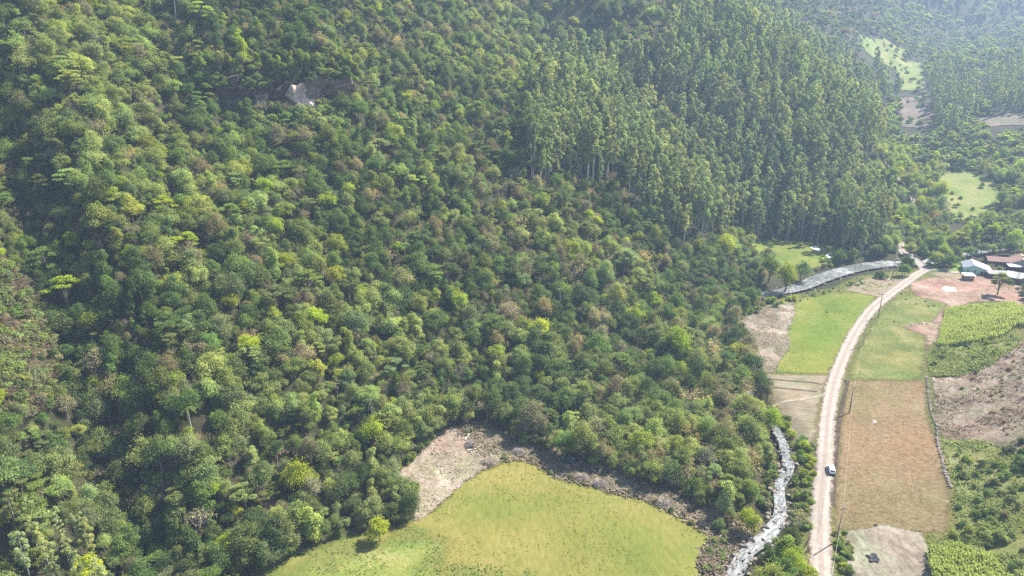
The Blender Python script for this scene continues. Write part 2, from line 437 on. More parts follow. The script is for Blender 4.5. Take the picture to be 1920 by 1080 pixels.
# ================================================================== SETTING
def inpoly(x, y, P):
    c = np.zeros(np.shape(x), bool); n = len(P)
    for i in range(n):
        x0, y0 = P[i]; x1, y1 = P[(i+1) % n]
        if y0 == y1: continue
        c ^= ((y0 > y) != (y1 > y)) & (x < (x1-x0)*(y-y0)/(y1-y0)+x0)
    return c
def sheet(name, P, mat, off=.10, res=1.0, margin=2.0, extra=None):
    P = [tuple(p) for p in P]; xs = [p[0] for p in P]; ys = [p[1] for p in P]
    ax = np.arange(min(xs)-margin, max(xs)+margin+res, res); ay = np.arange(min(ys)-margin, max(ys)+margin+res, res)
    X, Y = np.meshgrid(ax, ay); d = segdist(X, Y, P+[P[0]]); d = np.where(inpoly(X, Y, P), d, -d)
    Z = Hh(X, Y)+off
    if extra is not None: Z = Z+extra(X, Y, d)
    idx = np.arange(X.size).reshape(X.shape)
    ok = np.maximum.reduce([d[:-1, :-1], d[1:, :-1], d[:-1, 1:], d[1:, 1:]]) > -margin
    F = np.stack([idx[:-1, :-1], idx[:-1, 1:], idx[1:, 1:], idx[1:, :-1]], -1)[ok]
    us = np.unique(F); rm = np.zeros(X.size, np.int64); rm[us] = np.arange(len(us))
    V = np.stack([X, Y, Z], -1).reshape(-1, 3)[us]
    me = mesh_np(name, V, rm[F], mats=[mat], vattr={'edge': d.reshape(-1)[us]}, smooth=True)
    o = link(name, me); o['kind'] = 'structure'; return o
idx = np.arange(GX.size).reshape(GX.shape)
F = np.stack([idx[:-1, :-1], idx[:-1, 1:], idx[1:, 1:], idx[1:, :-1]], -1).reshape(-1, 4)
M_TERR = ground('forest_floor', [(.030, .030, .016), (.055, .055, .024), (.085, .080, .040), (.11, .095, .055)], .05, .9, bs=1, bd=.5)
o = link('terrain', mesh_np('terrain', np.stack([GX, GY, GZ], -1).reshape(-1, 3), F, mats=[M_TERR], smooth=True)); o['kind'] = 'structure'

# ---- colours (linear base colours)
def C(r, g, b): return (r, g, b)
M_OPEN = ground('rough_grass', [C(.07,.085,.02), C(.13,.14,.035), C(.20,.19,.06), C(.28,.24,.11)], .06, 1.2, edge=(.5, 5))
M_FIELD = ground('olive_meadow', [C(.15,.17,.032), C(.222,.225,.048), C(.285,.258,.068), C(.37,.31,.11)], .03, 1.1, (1, .35, 1), .6, edge=(.35, 6.5, .8), bs=.7, bd=.2)
M_FIELDG = ground('green_meadow', [C(.13,.19,.035), C(.20,.26,.05), C(.28,.31,.085), C(.40,.36,.17)], .09, 1.2, edge=(.12, 22, .12), bs=.8)
M_DIRT = ground('reddish_soil', [C(.15,.105,.075), C(.31,.235,.165), C(.44,.35,.26), C(.62,.53,.42)], .09, .8, edge=(.5, 4), bs=1, bd=.4)
M_DRY = ground('dead_brush_ground', [C(.09,.07,.045), C(.16,.13,.085), C(.26,.22,.15), C(.40,.34,.25)], .14, 1.0, edge=(.5, 6), bs=1, bd=.5)
M_STRAW = ground('pale_straw_soil', [C(.15,.115,.08), C(.26,.21,.16), C(.38,.33,.25), C(.50,.44,.36)], .10, .75, (1, .5, 1), .4, edge=(.6, 3), bs=1, bd=.35)
M_TAN = ground('tan_bare_soil', [C(.19,.15,.09), C(.27,.22,.14), C(.34,.28,.19), C(.42,.35,.26)], .10, .9, (.3, 1.3, 1), .1, edge=(.35, 4, .8), bs=.8)
M_STUB = ground('brown_stubble', [C(.16,.105,.05), C(.24,.165,.08), C(.31,.22,.12), C(.42,.32,.20)], .05, .9, (.8, 1.4, 1), .05, edge=(.35, 4.5, .7), bs=1, bd=.3, amp=.7)
M_PAST = ground('pasture', [C(.10,.13,.03), C(.155,.18,.045), C(.23,.235,.075), C(.36,.30,.16)], .10, .9, (1, 1, 1), 0, edge=(.3, 6, .5), bs=.8)
M_LEFTP = ground('bright_pasture', [C(.11,.16,.02), C(.165,.215,.03), C(.225,.25,.045), C(.35,.33,.12)], .06, 1.0, edge=(.3, 5, .6), bs=.7)
M_RED = ground('red_earth', [C(.19,.10,.07), C(.31,.19,.14), C(.42,.29,.22), C(.54,.42,.34)], .08, .6, (1, .6, 1), .2, edge=(.3, 6, .6), bs=1, bd=.3)
M_BROWNH = ground('brown_hillside', [C(.12,.085,.055), C(.24,.185,.125), C(.40,.32,.24), C(.56,.47,.37)], .10, .7, (1, .6, 1), -.5, edge=(.4, 5), bs=1, bd=.5)
M_GREENH = ground('green_hillside', [C(.11,.14,.035), C(.19,.225,.06), C(.28,.30,.10), C(.42,.39,.20)], .08, .8, edge=(.4, 6), bs=1, bd=.5)
M_SCRUB = ground('dry_scrub_slope', [C(.07,.06,.03), C(.13,.10,.05), C(.20,.15,.08), C(.28,.21,.12)], .1, .8, edge=(.3, 8), bs=1, bd=.6)
M_CANE = ground('cane_soil', [C(.24,.27,.08), C(.34,.37,.12), C(.46,.48,.2)], .1, 1.4, edge=(.6, 1.5), bs=1, bd=.5)
M_LAWN = ground('farm_lawn', [C(.10,.17,.02), C(.17,.26,.03), C(.24,.33,.05)], .2, 1.4, edge=(.6, 1.5))
M_FAR = ground('far_pasture', [C(.12,.18,.035), C(.20,.26,.06), C(.30,.32,.10), C(.36,.32,.14)], .05, .5, edge=(.06, 26, .5))
M_FARD = ground('far_bare_soil', [C(.12,.09,.07), C(.20,.155,.125), C(.28,.225,.185), C(.24,.25,.12)], .05, .4, edge=(.06, 26, .5), bs=1, bd=.6)
M_BANK = ground('stony_bank', [C(.09,.06,.045), C(.20,.14,.10), C(.33,.25,.19), C(.48,.40,.33)], .25, 1.1, edge=(.7, 2.5), bs=1, bd=.5)

# ---- field outlines, given as picture points and turned into ground points
Z_FIELD = Gl([(440,1330),(480,1078),(560,1035),(640,1008),(705,992),(765,978),(812,955),(850,915),(885,893),(925,872),(965,862),(1010,872),(1050,900),(1110,912),(1150,925),(1205,938),(1262,962),(1300,985),(1335,1012),(1322,1050),(1310,1330)])
Z_FIELDG = Gl([(440,1330),(480,1075),(560,1035),(640,1008),(705,992),(765,978),(820,985),(850,1010),(860,1050),(1010,1075),(960,1330)])
Z_DIRT = Gl([(742,890),(790,845),(830,808),(850,800),(890,812),(940,838),(955,855),(915,878),(880,900),(845,930),(800,968),(778,980),(770,940)])
Z_EDGE = Gl([(850,800),(930,793),(960,830),(1040,852),(1100,872),(1200,905),(1290,940),(1345,975),(1335,1012),(1300,985),(1262,962),(1205,938),(1150,925),(1110,912),(1050,900),(1010,872),(965,862),(925,872),(900,850)])
Z_DRY = Gl([(850,800),(930,785),(1010,800),(1100,840),(1200,880),(1290,905),(1370,930),(1410,980),(1390,1010),(1335,1012),(1300,985),(1262,962),(1205,938),(1150,925),(1110,912),(1050,900),(1010,872),(965,862),(925,872),(900,850)])
Z_BANK = Gl([(1322,1012),(1372,985),(1420,975),(1440,1000),(1400,1035),(1375,1090),(1310,1110),(1312,1050)])
Z_LEFTP = Gl([(1490,562),(1540,552),(1600,548),(1650,552),(1632,578),(1600,622),(1575,668),(1558,703),(1500,703),(1440,698),(1440,650),(1475,610)])
Z_STRAW = Gl([(1375,600),(1430,578),(1488,566),(1492,590),(1478,620),(1482,650),(1450,698),(1412,706),(1400,680),(1410,640)])
Z_TAN = Gl([(1425,700),(1556,704),(1538,760),(1530,832),(1495,842),(1468,790),(1440,745)])
Z_TANTOP = Gl([(1580,545),(1620,520),(1680,522),(1712,514),(1690,540),(1655,560),(1620,552)])
Z_PAST = Gl([(1665,565),(1700,550),(1780,558),(1775,600),(1742,640),(1735,714),(1580,714),(1600,660),(1630,610)])
Z_STUB = Gl([(1584,712),(1737,712),(1742,780),(1765,850),(1785,930),(1782,1000),(1700,1000),(1592,1000),(1560,985),(1562,920),(1572,800)])
Z_PALE = Gl([(1584,996),(1660,985),(1730,1000),(1748,1050),(1760,1330),(1590,1330)])
Z_RED = Gl([(1700,532),(1740,520),(1800,519),(1870,520),(1960,530),(2020,560),(1960,575),(1885,566),(1820,568),(1790,590),(1765,640),(1740,640),(1745,600),(1775,570),(1715,556)])
Z_REDP = Gl([(1690,614),(1725,605),(1765,603),(1764,640),(1735,655),(1730,630)])
Z_CANE = Gl([(1772,582),(1830,576),(1900,572),(2330,565),(2330,604),(1905,612),(1880,632),(1800,648),(1757,652)])
Z_UNDER = Gl([(1757,652),(1800,648),(1880,632),(1905,618),(1915,645),(1860,685),(1800,706),(1745,706),(1740,670)])
Z_BROWNH = Gl([(1748,708),(1800,704),(1860,683),(1912,640),(2330,640),(2330,860),(1900,850),(1840,830),(1765,820),(1752,780)])
Z_GREENH = Gl([(1765,818),(1840,826),(1900,845),(2330,850),(2330,1330),(1740,1330),(1745,1040),(1790,990),(1790,920)])
Z_CANE2 = Gl([(1742,1035),(1790,1030),(1850,1052),(1890,1090),(1900,1330),(1760,1330)])
Z_MID = Gl([(1405,455),(1450,448),(1500,452),(1560,458),(1588,478),(1560,498),(1520,505),(1470,500),(1420,485)])
Z_FAR1 = Gl([(1762,328),(1800,320),(1852,332),(1888,355),(1872,385),(1835,412),(1780,418),(1768,370)])
Z_FAR2 = Gl([(1612,68),(1650,66),(1672,82),(1700,95),(1694,110),(1728,118),(1735,172),(1690,170),(1682,130),(1640,112),(1615,90)])
Z_FARB = Gl([(1680,185),(1740,178),(1750,240),(1690,240)])
Z_FARB2 = Gl([(1830,222),(1930,212),(1930,236),(1840,240)])
Z_LAWN = Gl([(1790,492),(1812,486),(1830,500),(1800,512),(1740,508),(1745,502),(1785,505)])
Z_SCRUB = Gl([(-60,480),(20,500),(70,560),(90,640),(125,720),(110,770),(40,790),(-60,780)])
Z_ROADF = Gl([(1672,330),(1690,300),(1670,280),(1655,280),(1650,310)])
Z_FARM = Gl([(1740,512),(1800,505),(1840,515),(1960,515),(2000,540),(1860,523),(1760,520)])
sheet('stream_bank', [(x, y) for x, y in Z_BANK], M_BANK, .06)
sheet('dry_brush_ground', Z_DRY, M_DRY, .07)
sheet('meadow', Z_FIELD, M_FIELD, .12)
sheet('green_meadow_corner', Z_FIELDG, M_FIELDG, .17)
sheet('bare_earth', Z_DIRT, M_DIRT, .22, extra=lambda X, Y, d: .5*(fbm(X/3, Y/3, 8)-.5)*sstep(0, 3, d))
# verge: rough grass under everything on the right
V_ALL = Gl([(1400,1330),(1500,1000),(1500,900),(1480,830),(1420,700),(1380,600),(1480,555),(1560,540),(1600,520),(1700,505),(1760,500),(2330,500),(2330,640),(2330,1330)])
sheet('grass_verge', V_ALL, M_OPEN, .05, 1.5)
sheet('pasture_beside_road', Z_LEFTP, M_LEFTP, .10); sheet('cleared_straw_patch', Z_STRAW, M_STRAW, .16, extra=lambda X, Y, d: .3*(fbm(X/2, Y/2, 8)-.5)*sstep(0, 3, d))
sheet('tan_field', Z_TAN, M_TAN, .14); sheet('trampled_corner', Z_TANTOP, M_TAN, .15)
sheet('upper_pasture', Z_PAST, M_PAST, .11); sheet('stubble_field', Z_STUB, M_STUB, .15); sheet('pale_clearing', Z_PALE, M_STRAW, .19)
sheet('earth_yard', Z_RED, M_RED, .17); sheet('earth_pile_ground', Z_REDP, M_RED, .21)
sheet('cane_field', Z_CANE, M_CANE, .12); sheet('slope_below_cane', Z_UNDER, M_GREENH, .16)
sheet('brown_slope', Z_BROWNH, M_BROWNH, .20); sheet('green_slope', Z_GREENH, M_GREENH, .14); sheet('lower_cane_field', Z_CANE2, M_CANE, .20)
sheet('riverside_meadow', Z_MID, M_LEFTP, .12); sheet('valley_pasture', Z_FAR1, M_FAR, .2, 2)
sheet('distant_pasture', Z_FAR2, M_FAR, .5, 3, 5); sheet('distant_cleared_ground', Z_FARB, M_FARD, .5, 3, 5); sheet('distant_ploughed_strip', Z_FARB2, M_FARD, .5, 3, 5)
sheet('lawn', Z_LAWN, M_LAWN, .14); sheet('dry_scrub_ground', Z_SCRUB, M_SCRUB, .3, 1.5)
sheet('farm_yard', Z_FARM, M_TAN, .13)

# ---- road: ribbon with two wheel tracks
def smooth(P, n=8):
    P = [np.array(p, float) for p in P]; P = [2*P[0]-P[1]]+P+[2*P[-1]-P[-2]]; out = []
    for i in range(1, len(P)-2):
        for k in range(n):
            t = k/n; a, b, c, d = P[i-1:i+3]
            out.append(.5*((2*b)+(-a+c)*t+(2*a-5*b+4*c-d)*t*t+(-a+3*b-3*c+d)*t**3))
    out.append(P[-2]); return out
def ribbon(name, C_, wid, mat, off=.2, nx=9, zf=None, sub=8):
    C_ = smooth(C_, sub); L = 0; V = []; A = []; U = []; E = []
    for i, p in enumerate(C_):
        t = C_[min(i+1, len(C_)-1)]-C_[max(i-1, 0)]; t = t/np.linalg.norm(t); nn = np.array([t[1], -t[0]])
        if i: L += np.linalg.norm(p-C_[i-1])
        ww = wid(i/(len(C_)-1)) if callable(wid) else wid
        for k in range(nx):
            s = (k/(nx-1)-.5)*2; q = p+nn*s*ww/2; V.append((q[0], q[1], 0)); A.append(s*ww/2); U.append(L); E.append(ww/2-abs(s*ww/2))
    V = np.array(V); V[:, 2] = (zf(V[:, 0], V[:, 1]) if zf else Hh(V[:, 0], V[:, 1]))+off
    n = len(C_); I = np.arange(n*nx).reshape(n, nx)
    F = np.stack([I[:-1, :-1], I[:-1, 1:], I[1:, 1:], I[1:, :-1]], -1).reshape(-1, 4)
    o = link(name, mesh_np(name, V, F, mats=[mat], vattr={'across': A, 'along': U, 'edge': E}, smooth=True)); o['kind'] = 'structure'; return o
m, t, o = newmat('gravel_road')
at = N(t, 'ShaderNodeAttribute', attribute_name='across'); a = math_(t, 'ABSOLUTE', at.outputs['Fac'])
tr = ramp(t, math_(t, 'DIVIDE', a, 4.0), [(0, (.35,)*3), (.10, (.4,)*3), (.2, (1,)*3), (.36, (1,)*3), (.48, (.45,)*3), (.62, (.3,)*3), (.8, (0,)*3)])
b = noise(t, 1.2, 8, .7, pos(t)); b2 = noise(t, .45, 6, .7, pos(t))
base = ramp(t, b, [(.3, (.17, .13, .10)), (.7, (.25, .195, .16))]); lt = ramp(t, b, [(.3, (.27, .235, .195)), (.7, (.355, .315, .27))])
c = mixc(t, tr, base, lt); c = mixc(t, ramp(t, b2, [(.42, (0,)*3), (.62, (.55,)*3)]), c, (.22, .175, .14))
p = bsdf(t, c, .95, .1, b, .5, .1)
ed = N(t, 'ShaderNodeAttribute', attribute_name='edge'); e = math_(t, 'MULTIPLY', math_(t, 'ADD', ed.outputs['Fac'], math_(t, 'MULTIPLY', math_(t, 'SUBTRACT', noise(t, .5, 7, .75, pos(t)), .60), 4.2)), 1.6, True)
tp = N(t, 'ShaderNodeBsdfTransparent'); mx = N(t, 'ShaderNodeMixShader'); t.links.new(e, mx.inputs[0]); t.links.new(tp.outputs[0], mx.inputs[1]); t.links.new(p.outputs[0], mx.inputs[2]); t.links.new(mx.outputs[0], o.inputs[0])
M_ROAD = m
ROADP = [(1545,1400),(1544,1260),(1541,1120),(1540.5,1080),(1538,1020),(1538,960),(1542,910),(1546,870),(1549,820),(1553,775),(1561,730),(1573,691),(1595,640),(1618,602),(1637,578),(1662,557),(1692,535),(1720,515),(1736,507)]
ROAD = Gl(ROADP)
ribbon('dirt_road', ROAD, 5.9, M_ROAD, .26)
ribbon('farm_track', Gl([(1730,508),(1750,505),(1775,509),(1800,512),(1835,516)]), 5.0, M_ROAD, .285)
ribbon('ford_track', Gl([(1736,509),(1728,502),(1716,492),(1700,482),(1692,472),(1690,462),(1688,445),(1692,432),(1702,422),(1712,405)]), 5.0, M_ROAD, .31, zf=lambda x, y: np.maximum(Hh(x, y), -.6))
ribbon('valley_track', Gl([(1712,405),(1712,380),(1700,352),(1684,335),(1672,318),(1660,300),(1650,285),(1640,276)]), 4.5, M_ROAD, .3)

M_DITCH = ground('dark_ditch', [C(.05,.035,.025), C(.10,.07,.05), C(.17,.13,.09)], .3, 1.5, edge=(1.2, 1.0, 4))
M_TRK = ground('light_track', [C(.32,.27,.19), C(.42,.36,.27), C(.5,.44,.34)], .3, 1.5, edge=(1.0, 1.2, 3))
ribbon('furrow', Gl([(1430,711),(1470,714),(1520,718),(1542,722)]), .9, M_DITCH, .2); ribbon('furrow', Gl([(1442,729),(1490,731),(1532,735)]), .9, M_DITCH, .2)
ribbon('wheel_track', Gl([(1448,763),(1500,750),(1548,741)]), 1.6, M_TRK, .2)
ribbon('roadside_ditch', Gl([(1590,714),(1580,755),(1572,800),(1567,850),(1563,900),(1561,950)]), 1.4, M_DITCH, .22)
M_TRK2 = ground('flattened_grass', [C(.36,.37,.09), C(.44,.43,.13), C(.5,.48,.2)], .3, 1.2, edge=(.8, 1.4, 1.2))
ribbon('mown_trail', Gl([(842,925),(890,900),(925,888),(960,880),(1010,893),(1050,908),(1085,925),(1130,932),(1190,940),(1240,962)]), .9, M_TRK2, .17)
#ribbon('mown_trail', Gl([(990,905),(1040,960),(1075,1000),(1120,1040),(1150,1090)]), .8, M_TRK2, .17)
# ---- river
m, t, o = newmat('rushing_water')
al = N(t, 'ShaderNodeAttribute', attribute_name='along'); ac = N(t, 'ShaderNodeAttribute', attribute_name='across')
cv = N(t, 'ShaderNodeCombineXYZ'); t.links.new(math_(t, 'MULTIPLY', al.outputs['Fac'], .35), cv.inputs[0]); t.links.new(ac.outputs['Fac'], cv.inputs[1])
f1 = noise(t, .9, 8, .75, cv.outputs[0], .8); f2 = noise(t, .07, 3, .6, pos(t)); f3 = noise(t, 2.5, 6, .7, cv.outputs[0], .3)
ff = math_(t, 'ADD', math_(t, 'MULTIPLY', f1, .65), math_(t, 'MULTIPLY', f2, .35))
foam = ramp(t, ff, [(.47, (0,)*3), (.57, (.4,)*3), (.70, (1,)*3)])
wc = ramp(t, f3, [(.3, (.04, .048, .04)), (.7, (.13, .13, .12))])
c = mixc(t, foam, wc, (.38, .39, .40))
p = bsdf(t, c, .25, .4, f1, .6, .3); t.links.new(ramp(t, foam, [(0, (.3,)*3), (1, (.8,)*3)]), p.inputs['Roughness'])
t.links.new(p.outputs[0], o.inputs[0]); M_WATER = m
def riverz(x, y): return np.full(np.shape(x), -.75)+.26*(fbm(np.asarray(x)/1.1, np.asarray(y)/1.1, 12, 4)-.5)+.0*np.asarray(x)
RP = [np.array(p) for p in RIVER]
def rw(u):
    s = u*(len(RW)-1); i = int(min(s, len(RW)-2)); return 2*(RW[i]*(1-(s-i))+RW[i+1]*(s-i))*.86
ribbon('river', RP, rw, M_WATER, 0, 31, riverz, 40)

# ================================================================== TREES
def poly(l): return [tuple(map(float, p)) for p in l]
# masks in ground space: nothing of the forest grows in the open land
OPEN = [Gl([(440,1100),(480,1078),(700,1000),(1300,985),(1322,1050),(1400,1110),(1500,1330),(1500,1700),(330,1700)]), Z_FIELD, Z_DIRT, Z_LEFTP, Z_STRAW, Z_TAN, Z_MID, Z_FAR1, Z_FAR2, Z_FARB, Z_FARB2, V_ALL, Z_EDGE, Z_BANK]
EUC = [poly([(985,300),(985,200),(1010,130),(1100,105),(1200,95),(1270,0),(1290,-60),(1420,-60),(1500,60),(1600,120),(1648,180),(1652,262),(1600,282),(1642,320),(1668,385),(1662,432),(1588,440),(1500,445),(1430,430),(1408,380),(1352,400),(1290,420),(1215,360),(1150,300),(1050,290)]),
       poly([(1728,120),(1790,110),(1830,150),(1835,200),(1790,235),(1745,205)]), poly([(1635,112),(1700,120),(1705,165),(1640,180)]), poly([(-80,890),(60,870),(130,900),(165,980),(200,1080),(200,1200),(-80,1200)]), poly([(1850,110),(2000,100),(2000,200),(1860,210)])]
def srgb(r, g, b):
    return tuple(((c/255+.055)/1.055)**2.4 if c > 10 else c/3294 for c in (r, g, b))
TINTS = {'dark': (.040, .062, .020), 'olive': (.069, .090, .027), 'mid': (.058, .090, .026), 'grey': (.075, .097, .048), 'pale': (.104, .129, .052), 'yellow': (.105, .125, .022),
         'lime': (.118, .150, .012), 'brown': (.098, .092, .064), 'rust': (.135, .09, .042), 'bare': (.16, .135, .10), 'euc': (.096, .120, .070), 'eucpale': (.122, .142, .076), 'bush': (.05, .075, .022)}
TINTS = {k: (v[0]*2.2, v[1]*2.12, v[2]*1.85) for k, v in TINTS.items()}
def river_d(x, y): return segdist(x, y, RIVER)
RD = ROAD
cand = []
def grid_pts(s, x0, x1, y0, y1):
    X, Y = np.meshgrid(np.arange(x0, x1, s), np.arange(y0, y1, s*.87)); X = X+(np.arange(Y.shape[0])[:, None] % 2)*s/2
    X = X+rng.uniform(-.42, .42, X.shape)*s; Y = Y+rng.uniform(-.42, .42, Y.shape)*s; return X.ravel(), Y.ravel()
def ok_mask(x, y, pad=0.0):
    z = Hh(x, y); px, py, Z = proj(x, y, z+5)
    k = (px > -170) & (px < 2090) & (py > -150) & (py < 1330) & (Z > 40) & (Z < 2300)
    for P in OPEN: k &= ~(inpoly(x, y, P) & (segdist(x, y, P+[P[0]]) > pad))
    k &= ~((x > 90) & (y < 262) & (x > 100+(y-140)*.4) & ~inpoly(x, y, V_ALL) & (river_d(x, y) > 40))
    rd = river_d(x, y); k &= rd > np.where(x > 112, 8.2, np.where(y < 178, 5.2, 3.0))
    k &= segdist(x, y, RD) > 6
    k &= ~inpoly(x, y, Z_SCRUB)
    # keep the rock face clear
    a = (x+88)*.80+(y-276)*.60; b = -(x+88)*.60+(y-276)*.80
    k &= ~((np.abs(a+1) < 27) & (b > -5.5) & (b < -.8))
    for P in CLEAR:
        for dz in (1, 6, 13):
            qx, qy, _ = proj(x, y, z+dz); k &= ~inpoly(qx, qy, P)
    return k, z, px, py, Z
# lines of sight that stay open in the photo: the far pastures, the ford track, the upper river, the farm
CLEAR = [poly(q) for q in ([(462,150),(600,150),(668,160),(662,186),(604,182),(592,206),(562,208),(540,192),(470,178)], [(1612,66),(1655,66),(1675,84),(1660,108),(1625,100)], [(1650,112),(1690,108),(1730,118),(1735,172),(1695,178),(1662,150)], [(1685,190),(1738,180),(1750,235),(1700,240)], [(1768,326),(1800,320),(1850,335),(1885,356),(1865,378),(1820,402),(1785,408),(1775,370)],
  [(1688,440),(1704,436),(1704,482),(1678,482)], [(1500,536),(1560,508),(1640,488),(1700,486),(1700,500),(1640,506),(1570,525),(1510,548)], [(1795,490),(1830,478),(1925,470),(1925,530),(1795,520)], [(1420,458),(1500,455),(1560,462),(1575,480),(1530,500),(1480,495)], [(1840,224),(1930,214),(1930,232),(1845,238)])]
spots = []      # x, y, z, kind, tintkey, scale, px, py, Z
def add(x, y, kind, tint, sc, px=None):
    z = float(Hh(x, y)); P = proj(x, y, z+.6*8*sc); spots.append([x, y, z, kind, tint, sc, float(P[0]), float(P[1]), float(P[2])])
# explicit, recognisable trees (picture point of the crown, kind, tint, scale)
EXPL = [(355,508,'layered','lime',.62),(348,455,'layered','lime',.85),(310,390,'layered','lime',.9),(305,365,'round','lime',.5),(655,355,'round','lime',.8),(130,545,'layered','lime',1.0),(592,590,'round','lime',.95),(655,600,'round','lime',.8),
 (632,672,'round','lime',.62),(525,640,'round','lime',.55),(700,650,'round','lime',.5),(385,700,'round','lime',.55),(205,630,'round','lime',.5),(800,660,'round','lime',.5),(698,800,'ragged','lime',1.0),(560,880,'ragged','lime',1.1),(713,983,'round','lime',.75),
 (430,1022,'round','lime',.8),(175,1060,'round','lime',.85),(300,1030,'round','lime',.6),(320,742,'round','lime',.5),(1270,640,'ragged','lime',1.5),(1190,585,'ragged','lime',1.1),(1275,690,'ragged','lime',1.0),(458,85,'column','lime',1.1),(470,110,'round','lime',.5),(700,105,'round','yellow',1.05),
 (40,175,'round','lime',.6),(815,200,'ragged','lime',.8),(870,110,'round','lime',.8),(1360,455,'ragged','lime',1.5),(1470,515,'ragged','lime',1.6),(1440,500,'ragged','mid',1.4),(1500,500,'ragged','mid',1.3),(1030,610,'round','lime',.6),(1010,700,'round','lime',.65),(620,50,'round','yellow',.9),
 (1440,785,'ragged','lime',1.0),(1412,760,'round','lime',.8),(1400,970,'round','lime',.75),(1265,830,'round','yellow',.8),(1740,380,'round','lime',1.3),(1750,452,'round','mid',1.35),(1728,468,'round','mid',1.0),(1765,470,'ragged','lime',.9),
 (855,420,'bare','bare',1.0),(255,290,'bare','bare',1.0),(370,965,'bare','bare',1.15),(205,690,'bare','brown',.8),(1330,650,'bare','bare',1.25),(1300,740,'bare','bare',1.1),(750,78,'bare','bare',1.1),(195,235,'bare','bare',1.0),(565,360,'bare','brown',.9),(735,480,'bare','bare',.9),(610,515,'bare','bare',.8),
 (1000,480,'bare','brown',.9),(1150,330,'bare','bare',1.1),(1390,720,'bare','bare',1.1),(1590,432,'bare','brown',1.3),(860,690,'bare','brown',1.0),(640,880,'bare','brown',.7),(70,690,'bare','brown',.8),(240,800,'bare','bare',.8),(1290,800,'bare','bare',1.1),(1400,840,'bare','bare',1.0),(900,100,'bare','bare',.8),
 (1745,405,'bare','rust',1.3),(1780,405,'bare','brown',1.2),(1495,965,'bare','brown',1.05),(1840,255,'round','yellow',1.4),(1785,232,'round','yellow',1.5),(1195,8,'round','rust',.8),(640,75,'bare','rust',.6),
 (1482,1042,'ragged','lime',.95),(1464,1066,'round','mid',.85),(1508,1065,'round','lime',.8),(1650,510,'shrub','dark',2.5),(1693,504,'shrub','dark',3.1),(1697,488,'shrub','mid',2.6),(1777,488,'round','dark',.55),(1805,486,'round','dark',.42),(1380,620,'round','mid',.5),
 (1540,492,'palm','mid',.62),(1896,445,'ragged','lime',1.3),(760,470,'palm','mid',.8),(700,770,'palm','mid',1.0),(360,780,'palm','mid',.75),(930,260,'palm','mid',1.1),(330,10,'palm','mid',1.0),(1050,560,'palm','mid',.9)]
HT = {k: v[0][3] for k, v in PR.items()}
EX = []
for px, py, kind, tint, sc in EXPL:
    b = G(px, py)
    for _ in range(4):
        Z = proj(*b)[2]; b = G(px, py+.62*HT[kind]*sc*FPX/Z*CT)
    add(b.x, b.y, kind, tint, sc); EX.append((b.x, b.y, sc*3.0))
EXA = np.array(EX)
bands = [(0, 260, 2.8), (260, 420, 3.5), (420, 700, 6.2), (700, 1100, 8.5), (1100, 2300, 12)]
for lo, hi, s in bands:
    X, Y = grid_pts(s, -720, 1700, 60, min(hi+300, 2250))
    k, Z_, px, py, Zd = ok_mask(X, Y)
    k &= (Zd >= lo) & (Zd < hi)
    X, Y, Z_, px, py, Zd = [q[k] for q in (X, Y, Z_, px, py, Zd)]
    if lo < 420:
        dm = np.min(np.hypot(X[:, None]-EXA[None, :, 0], Y[:, None]-EXA[None, :, 1])-EXA[None, :, 2]*.8, 1); q = dm > 0
        X, Y, Z_, px, py, Zd = [v[q] for v in (X, Y, Z_, px, py, Zd)]
    px2, py2, _ = proj(X, Y, Z_+14)
    e = np.zeros(len(X), bool)
    for P in EUC: e |= inpoly(px2, py2, P)
    nz = fbm(X/45, Y/45, 61, 3); nz2 = fbm(X/16, Y/16, 71, 2); u = rng.random(len(X)); u2 = rng.random(len(X))
    for i in range(len(X)):
        far = Zd[i] > 520
        if e[i]:
            if u2[i] < (.42 if s < 5 else .78):
                lowleft = px[i] < 250
                sc = rng.uniform(.60, 1.04)*(.42 if lowleft else .8 if px[i] > 1700 else 1.0)
                add(X[i], Y[i], 'fareuc' if far else 'euc', 'eucpale' if (lowleft or u[i] < .25) else 'euc', sc)
                continue
            if s < 5 and u2[i] < .7: continue
        v = nz[i]+.45*(u[i]-.5)
        low = (px[i] > 900) & (Zd[i] < 300)
        if u2[i] < (.16 if low else .075): kind, tint = 'bare', ('bare' if u[i] < .6 else 'brown')
        elif u2[i] < .115+.12*low: kind, tint = 'ragged', 'brown'
        elif u2[i] < .175+.10*low: kind, tint = 'round', 'lime' if u[i] > .55 else 'yellow'
        else:
            kind = ['round', 'round', 'ragged', 'layered', 'column', 'ragged', 'round', 'ragged', 'ragged'][int(rng.integers(0, 9))]
            tint = 'dark' if v < .40 else 'mid' if v < .46 else 'olive' if v < .55 else 'grey' if v < .61 else 'pale'
        if px[i] > 1660 and py[i] < 480 and u[i] > .15: tint = ['pale', 'yellow', 'lime', 'lime', 'grey', 'pale'][int(rng.integers(0, 6))]
        sc = .36+.68*rng.random()**2+.25*(nz2[i]-.5)
        if low: sc *= 1.12
        if s > 6: sc *= 1.38
        if s > 10: sc *= 1.5
        if kind == 'bare': sc *= .9
        if far: kind = 'farround' if kind != 'bare' else 'farround'
        add(X[i], Y[i], kind, tint, sc)
for (px, py, kd, tt, sc_) in [(1870,553,'layered','olive',1.1),(1873,507,'shrub','lime',1.2),(1857,503,'bare','brown',.35),(1893,478,'ragged','mid',.9)]:
    b = G(px, py); spots.append([b.x, b.y, b.z, kd, tt, sc_]+[float(q) for q in proj(b.x, b.y, b.z+4)])
_zb = float(Hh(-88+4.8, 276-6.4))
